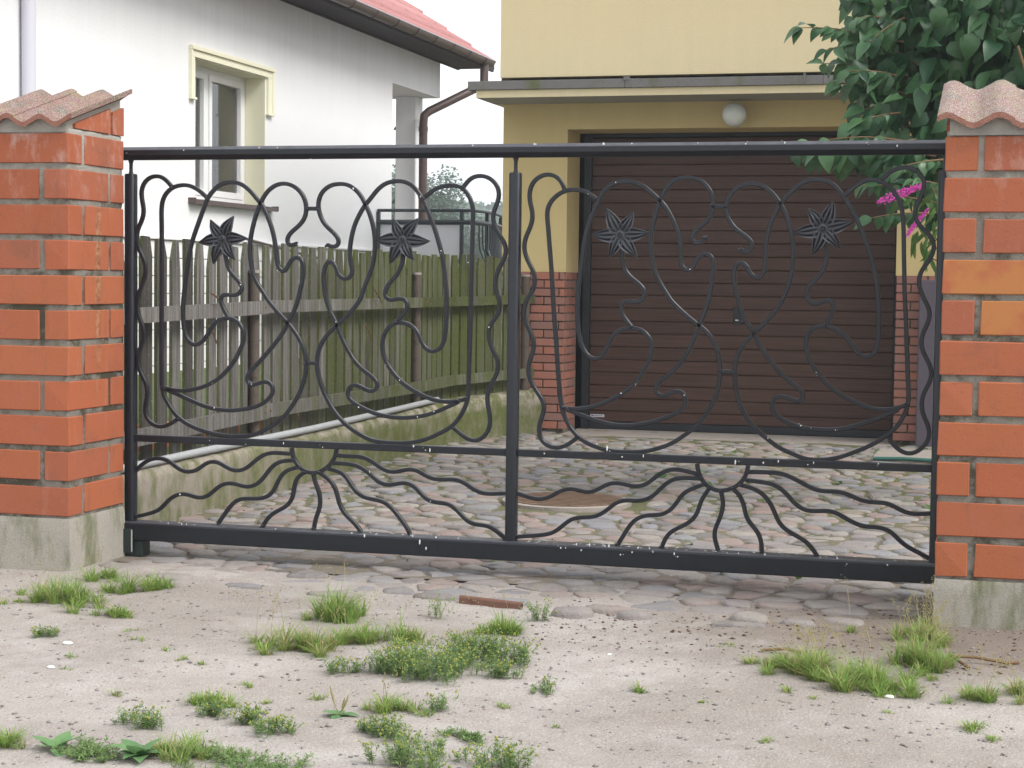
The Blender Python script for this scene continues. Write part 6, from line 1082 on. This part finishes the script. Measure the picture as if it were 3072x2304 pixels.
crown('tall hazy tree beyond the terrace, left of the gap between the houses', (-29.6, 90, 2.0), (2.6, 2.6, 3.9), 17000, 1, .22, lobes=22)
crown('lower rounded tree standing right of the tall hazy tree', (-27.9, 93, 1.0), (1.6, 2.0, 3.0), 9000, 2, .22, lobes=14)
crown('small pale-green shrub behind the pot-bellied railing', (-6.35, 24.0, -.35), (.35, .4, .5), 900, 3, .10)
crown('broad green shrub seen through the bars of the railing', (-7.6, 33, -.3), (1.9, 1.5, 1.25), 3000, 4, .2)
random.seed(9)
V = []; F = []; k = 0
for i in range(34000):
    x = random.uniform(-150, 60); y = 235+random.uniform(-14, 14)+abs(x+75)*.1; hgt = 13.6+2.2*mnoise.noise(Vector((x*.05, 2, 1)))+1.6*mnoise.noise(Vector((x*.21, 5, 1)))-.055*(x+90); z = GZ-4+random.random()**.6*(hgt+4)
    p = Vector((x, y, z)); a = Vector((random.gauss(0, 1), random.gauss(0, 1), random.gauss(0, .6))).normalized(); b = a.cross(Vector((random.gauss(0, 1), random.gauss(0, 1), 1))).normalized(); l = random.uniform(.8, 1.8)
    V += [p-a*l*.5, p+b*l*.35, p+a*l*.5, p-b*l*.35]; F.append((k, k+1, k+2, k+3)); k += 4
inst('distant_woods', raw_mesh('distant_woods', np.array([tuple(q) for q in V]), F, 'farleaf'), (0, 0, 0), kind='stuff', label='hazy line of woods on the horizon')
hx = np.linspace(-300, 300, 61); V = []; F = []
for x in hx:
    for y, z in ((140, GZ-.05), (225, 2.2+1.2*mnoise.noise(Vector((x*.02, 1, 3)))), (300, 5.0+1.5*mnoise.noise(Vector((x*.015, 4, 3)))), (420, 3.5)): V.append((x, y, z))
for i in range(60):
    for j in range(3): F.append((4*i+j, 4*i+j+1, 4*i+j+5, 4*i+j+4))
inst('hills', raw_mesh('hills', np.array(V), F, 'lawn', True), (0, 0, 0), kind='structure')

# ------------------------------------------------------------------ air: thin haze round the whole place
hm = bpy.data.materials.new('haze_air'); hm.use_nodes = True; ht = hm.node_tree; ht.nodes.clear()
hv = ht.nodes.new('ShaderNodeVolumePrincipled'); hv.inputs['Color'].default_value = (.93, .96, 1, 1); hv.inputs['Density'].default_value = .0017; hv.inputs['Anisotropy'].default_value = .2
ho = ht.nodes.new('ShaderNodeOutputMaterial'); ht.links.new(hv.outputs[0], ho.inputs['Volume'])
m_ = MB(); m_.box((-410, -70, GZ-4), (410, 620, 19)); build('haze', m_, hm, kind='stuff', label='thin pale haze in the air')
# ------------------------------------------------------------------ weeds and grass on the sandy ground
def blade(m_, x, y, z, h, lean, az, wd):
    """one curved blade of three segments"""
    dx, dy = math.cos(az), math.sin(az); px_, py_ = -dy, dx; k = len(m_.v)
    for i, u in enumerate((0, .35, .7, 1)):
        r_ = lean*u*u; zz_ = h*(u-.12*u*u*min(1.5, lean/max(h, .001))); w_ = wd*(1-.25*u) if u < 1 else 0
        if u < 1: m_.v += [(x+dx*r_-px_*w_/2, y+dy*r_-py_*w_/2, z+zz_), (x+dx*r_+px_*w_/2, y+dy*r_+py_*w_/2, z+zz_)]
        else: m_.v.append((x+dx*r_, y+dy*r_, z+zz_))
    m_.f += [(k, k+1, k+3, k+2), (k+2, k+3, k+5, k+4), (k+4, k+5, k+6)]
def tuft(label, x, y, r_, h, n, straw=.2, group=None, spread=1.0, name='grass_tuft', seeds=0):
    t = thing(name, label, 'grass', (x, y, ground_z(x, y)), group); a = MB(); b = MB()
    h *= 1.55; n = int(n*2.0); r_ *= 1.12; nc = max(2, int(r_/.0085)); r_h = h; cl_c = [(x+random.gauss(0, r_*.62), y+random.gauss(0, r_*.50)) for _ in range(nc)]; hs = [random.uniform(.45, 1.1) for _ in range(nc)]
    for i in range(n):
        kk = int(nc*random.random()**1.4); cx_, cy_ = cl_c[kk]; az = random.uniform(0, 6.283); q = random.random()**.7*min(.022, r_*.5); bx_, by_ = cx_+math.cos(az)*q, cy_+math.sin(az)*q
        hh = h*hs[kk]*random.uniform(.35, 1.0)*(1-.35*random.random()); dst = math.hypot(bx_-x, by_-y); hh *= max(.45, 1-.45*dst/max(r_, .01)); ln = hh*random.uniform(.15, 1.7)*spread
        blade(b if random.random() < straw else a, bx_, by_, ground_z(bx_, by_)-.003, hh, ln, az+random.gauss(0, .4), random.uniform(.0022, .0042))
    build('green_blades', a, 'grass', t, recalc=False, kind='stuff')
    for _ in range(seeds):
        az = random.uniform(0, 6.28); cx_, cy_ = random.choice(cl_c); hh = h*random.uniform(.9, 1.5); ln = hh*random.uniform(.2, .7); blade(b, cx_, cy_, ground_z(cx_, cy_), hh, ln, az, .0014)
        for i in range(9):
            u = .75+.28*i/9; qx, qy, qz = cx_+math.cos(az)*ln*u*u, cy_+math.sin(az)*ln*u*u, ground_z(cx_, cy_)+hh*(u-.1*u*u); s_ = .0024
            ox, oy, oz = random.gauss(0, .005), random.gauss(0, .005), random.gauss(0, .003); b.add([(qx+ox-s_, qy+oy, qz+oz), (qx+ox, qy+oy, qz+oz+s_*1.5), (qx+ox+s_, qy+oy, qz+oz), (qx+ox, qy+oy, qz+oz-s_)], [(0, 1, 2, 3)])
    if b.f: build('dry_blades', b, 'straw', t, recalc=False, kind='stuff')
    return t
def chamomile(label, x, y, r_, h, n, group=None, low=False, heads=True):
    h *= 1.3; n = int(n*1.35); r_ *= 1.15
    t = thing('weed_plant', label, 'weed', (x, y, ground_z(x, y)), group); a = MB(); b = MB()
    nu = [(x+random.gauss(0, r_*.5), y+random.gauss(0, r_*.38)) for _ in range(max(2, int(n/9)))]
    for i in range(n):
        az = random.uniform(0, 6.283); ux, uy = random.choice(nu); q0 = random.random()*.028; bx_, by_ = ux+math.cos(az)*q0, uy+math.sin(az)*q0; q = math.hypot(bx_-x, by_-y); hh = h*random.uniform(.45, 1.0)*max(.4, 1-.35*q/max(r_, .01)); gz_ = ground_z(bx_, by_); le = hh*(.85 if not low else 1.4)*random.uniform(.2, 1)
        az2 = az+random.gauss(0, .7); tx, ty, tz = bx_+math.cos(az2)*le, by_+math.sin(az2)*le, gz_+hh*(.9 if not low else .45)
        blade(a, bx_, by_, gz_, hh*.95 if not low else hh*.5, le, az2, .0016)
        for k in range(20 if not low else 18):
            u = random.uniform(.1, 1); c0 = Vector((bx_+(tx-bx_)*u*u, by_+(ty-by_)*u*u, gz_+(tz-gz_)*u)); d = Vector((random.gauss(0, 1), random.gauss(0, 1), random.uniform(-.1, .9))).normalized(); l = random.uniform(.007, .018); s_ = d.cross(Vector((random.gauss(0, .4), random.gauss(0, .4), 1))).normalized()*random.uniform(.0010, .0023)
            a.add([c0-s_*.4, c0+d*l*.5-s_, c0+d*l, c0+d*l*.5+s_], [(0, 1, 2, 3)])
        if heads and random.random() < .5: b.ball((tx, ty, tz+.002), random.uniform(.0026, .0042), 1, (1, 1, 1.15))
    build('stems_and_leaves', a, 'weed', t, recalc=False, kind='stuff')
    if b.f: build('flower_heads', b, 'knob', t, smooth=True, recalc=False, kind='stuff')
    return t
PLT = [leaf_np(1, .56, .10, .9, 8), leaf_np(1, .60, .18, .5, 8)]
def plantain(label, x, y, n, size, spikes=0, rise=.35):
    t = thing('plantain', label, 'weed', (x, y, ground_z(x, y))); z = ground_z(x, y)+.004; mes = [raw_mesh('leaf', v, f, 'plantain', True) for v, f in PLT]
    for i in range(n):
        az = 6.283*i/n+random.uniform(-.3, .3); el = rise*random.uniform(.5, 1.7); B_ = basis((math.cos(az)*math.cos(el), math.sin(az)*math.cos(el), math.sin(el)), (0, 0, 1)); s_ = size*random.uniform(.75, 1.1)
        o = bpy.data.objects.new('leaf', random.choice(mes)); COL.objects.link(o); place(o, (x+math.cos(az)*.004, y+math.sin(az)*.004, z), t)
        o.rotation_mode = 'QUATERNION'; o.rotation_quaternion = Matrix(((B_[0][0], B_[1][0], B_[2][0]), (B_[0][1], B_[1][1], B_[2][1]), (B_[0][2], B_[1][2], B_[2][2]))).to_quaternion(); o.scale = (s_,)*3
    for i in range(spikes):
        az = (3.4, 5.6, .2)[i % 3]; h_ = (.085, .055, .06)[i % 3]; m_ = MB(); p0 = Vector((x, y, z)); pts = [p0+Vector((math.cos(az)*.028*u**.7, math.sin(az)*.02*u, h_*u)) for u in (0, .3, .5, .75, 1)]
        m_.tube(pts, [.0011, .0012, .0030, .0032, .0012], 7); build('seed_spike', m_, 'straw', t, smooth=True)
    return t
random.seed(31)
for a in (
 ('bright grass clump of mixed long blades in front of the left pillar', -3.52, 6.22, .135, .120, 560, .14, None, 1.0, 'grass_tuft', 8),
 ('small dark green grass tuft hard against the foot of the left pillar', -3.68, 6.80, .062, .085, 190, .05),
 ('middle grass tuft of the three right of the left pillar', -3.44, 6.61, .075, .095, 230, .10),
 ('spiky grass tuft, rightmost of the three beside the left pillar', -3.36, 6.70, .055, .10, 190, .04, None, .8),
 ('compact deep green tuft just right of the bright clump by the left pillar', -3.23, 6.05, .060, .066, 210, .12),
 ('yellowish thin tuft at the left edge in front of the left pillar', -3.72, 6.13, .045, .048, 90, .35),
 ('tall spiky grass tuft left of the middle of the forecourt', -2.42, 6.28, .085, .135, 420, .06, None, .85, 'grass_tuft', 3),
 ('olive grass clump with dry stalks left of the chamomile patch', -2.33, 5.74, .125, .105, 620, .35, None, 1.1, 'grass_tuft', 12),
 ('grass clump joining the spiky tuft from below', -2.22, 5.93, .075, .098, 240, .2, None, 1, 'grass_tuft', 5),
 ('spiky green tuft just below the rusty metal strip', -1.77, 6.25, .062, .105, 330, .06, None, .95, 'grass_tuft', 3),
 ('loose grass behind the chamomile patch', -2.06, 6.0, .115, .085, 280, .2, None, 1, 'grass_tuft', 5),
 ('round grass tuft right of the plantain with seed spikes', -1.72, 4.96, .07, .072, 260, .18, None, 1.0, 'grass_tuft', 3),
 ('flat grass tuft with small weeds left of the plantain', -2.28, 4.93, .062, .060, 220, .12),
 ('large trailing grass clump with pale seed heads, left part of the right-hand patch', -.62, 5.92, .13, .085, 700, .28, None, 1.35, 'grass_tuft', 22),
 ('bright grass clump in the middle of the right-hand patch', -.45, 5.80, .145, .105, 800, .16, None, 1.0, 'grass_tuft', 14),
 ('upright light green clump of the right-hand patch near the pillar', -.26, 6.12, .10, .105, 480, .14, None, .75, 'grass_tuft', 14),
 ('seeding grass growing against the foot of the right pillar', -.27, 6.66, .125, .095, 420, .32, None, .9, 'grass_tuft', 24),
 ('low mixed grass at the lower edge of the right-hand patch', -.31, 5.72, .105, .062, 340, .2),
 ('thin grass tuft with long straws in the lower right corner', -.04, 5.66, .065, .075, 220, .25, None, 1, 'grass_tuft', 8),
 ('pale dry tuft at the right edge of the picture', .05, 5.83, .055, .07, 150, .5, None, 1, 'grass_tuft', 8),
 ('short grass tuft below the right-hand patch', -.07, 5.30, .05, .04, 110, .15),
 ('small lone tuft on the bare sand right of the middle', -1.09, 5.46, .02, .04, 40, .1),
 ('grass at the bottom left corner', -2.62, 4.28, .06, .07, 200, .15),
 ('grass around the broad-leaved plant at the bottom left', -2.08, 4.34, .09, .075, 300, .2),
): tuft(*a)
for a in (
 ('large patch of chamomile weed with yellow-green heads in the middle of the forecourt', -1.80, 5.46, .165, .095, 340),
 ('right-hand half of the chamomile patch', -1.66, 5.74, .125, .10, 220),
 ('sparse chamomile weed at the left end of the patch', -2.07, 5.42, .055, .06, 34),
 ('thin reddish chamomile sprigs right of the patch', -1.54, 5.47, .055, .06, 26),
 ('tiny chamomile weed alone on the sand right of the patch', -1.35, 5.33, .022, .048, 16),
 ('chamomile sprigs below the flat grass tuft', -2.20, 4.77, .045, .045, 34),
 ('upright chamomile weed with several heads, bottom left of the middle', -1.95, 4.60, .045, .06, 38),
 ('chamomile weed beside the grass below the flat tuft', -2.06, 4.70, .042, .055, 34),
 ('broad chamomile patch at the bottom edge of the picture', -1.50, 4.46, .135, .07, 110),
 ('yellowish weed patch right of the one at the bottom edge', -1.26, 4.50, .075, .075, 70),
 ('thin yellowish weeds above the broad-leaved plant', -2.36, 4.58, .06, .06, 46),
 ('small weed tuft left of the open sand, by the left edge', -3.25, 5.62, .035, .04, 26),
 ('tall thin weed sprig behind the chamomile patch', -2.05, 6.42, .03, .10, 12),
 ('airy grassy weed right of the rusty metal strip', -1.72, 6.55, .06, .09, 20),
 ('yellow-green weed sprigs right of the plantain', -1.62, 4.72, .10, .05, 60),
 ('upright single weed right of the grass tuft by the plantain', -1.60, 5.0, .022, .06, 16),
): chamomile(*a)
chamomile('low dark green mat of weed at the bottom of the picture', -1.90, 4.32, .15, .062, 150, None, True, False)
chamomile('thin low creeping weed on the lower sand', -1.46, 4.76, .06, .03, 40, None, True, False)
chamomile('low green weeds between the two broad-leaved plants', -2.33, 4.26, .08, .05, 90, None, True, False)
plantain('plantain with flat scalloped leaves and three brown seed spikes', -1.86, 4.87, 7, .062, 3, .25)
plantain('large broad-leaved weed at the bottom left', -2.19, 4.26, 13, .085, 0, .55)
plantain('smaller broad-leaved weed nearest the bottom left corner', -2.44, 4.27, 7, .075, 0, .45)
for (px_, py_), wh in zip(((-3.0, 5.35), (-2.93, 5.16), (-2.62, 5.38), (-2.52, 5.34), (-3.08, 4.98), (-2.62, 4.93), (-3.26, 5.28), (-2.13, 4.98), (-2.02, 5.06), (-2.11, 4.86), (-2.9, 5.62), (-2.72, 5.5), (-1.22, 4.98), (-.86, 5.36), (-.64, 5.56), (-.56, 5.52), (-.33, 5.42), (-.08, 4.62), (-.93, 6.26), (-.62, 5.0), (-3.05, 5.85), (-1.42, 5.12), (-2.28, 5.15)), ['right of the two white pebbles', 'beside the white chip', 'right of that by the shallow dip', 'second of the close pair on the left sand', 'left of the upright sprig on the lower left sand', 'above the flat grass tuft', 'lowest of those near the left edge', 'below the flat tuft and left of the chamomile sprigs', 'between the flat tuft and the plantain', 'just left of the plantain leaves', 'highest on the left open sand', 'halfway between left pillar and chamomile patch', 'below and right of the plantain', 'right of the middle of the open sand', 'on the open sand left of the right-hand patch', 'touching the lower left of the right-hand patch', 'below the middle of the right-hand patch', 'lowest near the right corner', 'behind the right-hand patch by the brown crumbs', 'alone low on the right sand', 'nearest below the left pillar grass', 'under the round grass tuft', 'left of the chamomile patch on bare sand']):
    tuft('tiny grass tuft '+wh, px_, py_, random.uniform(.014, .026), random.uniform(.022, .034), random.randint(16, 34), .2, 'tiny grass tufts in the bare sand', 1.1, 'small_grass_tuft')
# rusty strip half buried in the sand in front of the gate
m_ = MB(); z_ = ground_z(-1.95, 6.84)
a0, a1 = Vector((-2.09, 6.80, ground_z(-2.09, 6.80)+.008)), Vector((-1.825, 6.77, ground_z(-1.825, 6.77)+.006)); v = []
sec = [(-.001, -.02), (0, .014), (.004, .020), (.020, .021), (.028, .012), (.030, -.02), (.026, -.02), (.024, .010), (.018, .016), (.006, .016)]
n = len(sec); 
for P_ in (a0, a1): v += [(P_.x, P_.y+a, P_.z+b) for a, b in sec]
m_.add(v, [(i, (i+1) % n, n+(i+1) % n, n+i) for i in range(n)]+[tuple(range(n))[::-1], tuple(range(n, 2*n))]); o = build('rusty_strip', m_, 'rustbar'); props(o, 'rusty brown metal strip half buried in the sand in front of the gate', 'metal strip')
for pts, lab in (([(-.10, 6.15, .012), (-.16, 6.22, .028), (-.08, 6.28, .022), (.02, 6.27, .012), (.06, 6.30, .006)], 'curved brown root on the sand near the right pillar'), ([(-.80, 6.16, .008), (-.72, 6.17, .016), (-.66, 6.18, .007)], 'short orange-brown stick on the sand left of the right-hand grass')):
    m_ = MB(); m_.tube([(x, y, ground_z(x, y)+z) for x, y, z in pts], .0055, 7); o = build('stick', m_, 'twig', smooth=True); props(o, lab, 'stick')
for x, y, s_, lab in ((-3.10, 5.50, .016, 'white flat pebble on the sand below the left pillar grass'), (-2.98, 5.18, .012, 'white chip beside a tiny tuft on the left sand'), (-1.30, 6.0, .007, 'pale round pebble in the middle of the open sand'), (-.33, 5.62, .014, 'pinkish white pebble under the right-hand grass patch')):
    m_ = MB(); m_.ball((x, y, ground_z(x, y)+s_*.25), s_, 2, (1.2, .8, .45)); o = build('pebble', m_, 'drop', smooth=True); props(o, lab, 'pebble')
# fallen leaves on the driveway
lm = raw_mesh('fallen_leaf', *leaf_np(1, .55, .2, .8), 'leafl', True)
random.seed(3)
for i in range(26):
    x, y = random.uniform(-2.3, -.35), random.uniform(7.6, 14.3); o = inst('fallen_leaf', lm, (x, y, GZ+.028), None, rot=(random.uniform(-.3, .3), random.uniform(-.3, .3), random.uniform(0, 6.28)), scale=(.07,)*3 if y < 10 else (.09,)*3)
    props(o, 'pale green fallen leaf lying on the driveway stones', 'leaf', 'fallen leaves on the driveway')
print('objects', len(bpy.data.objects))
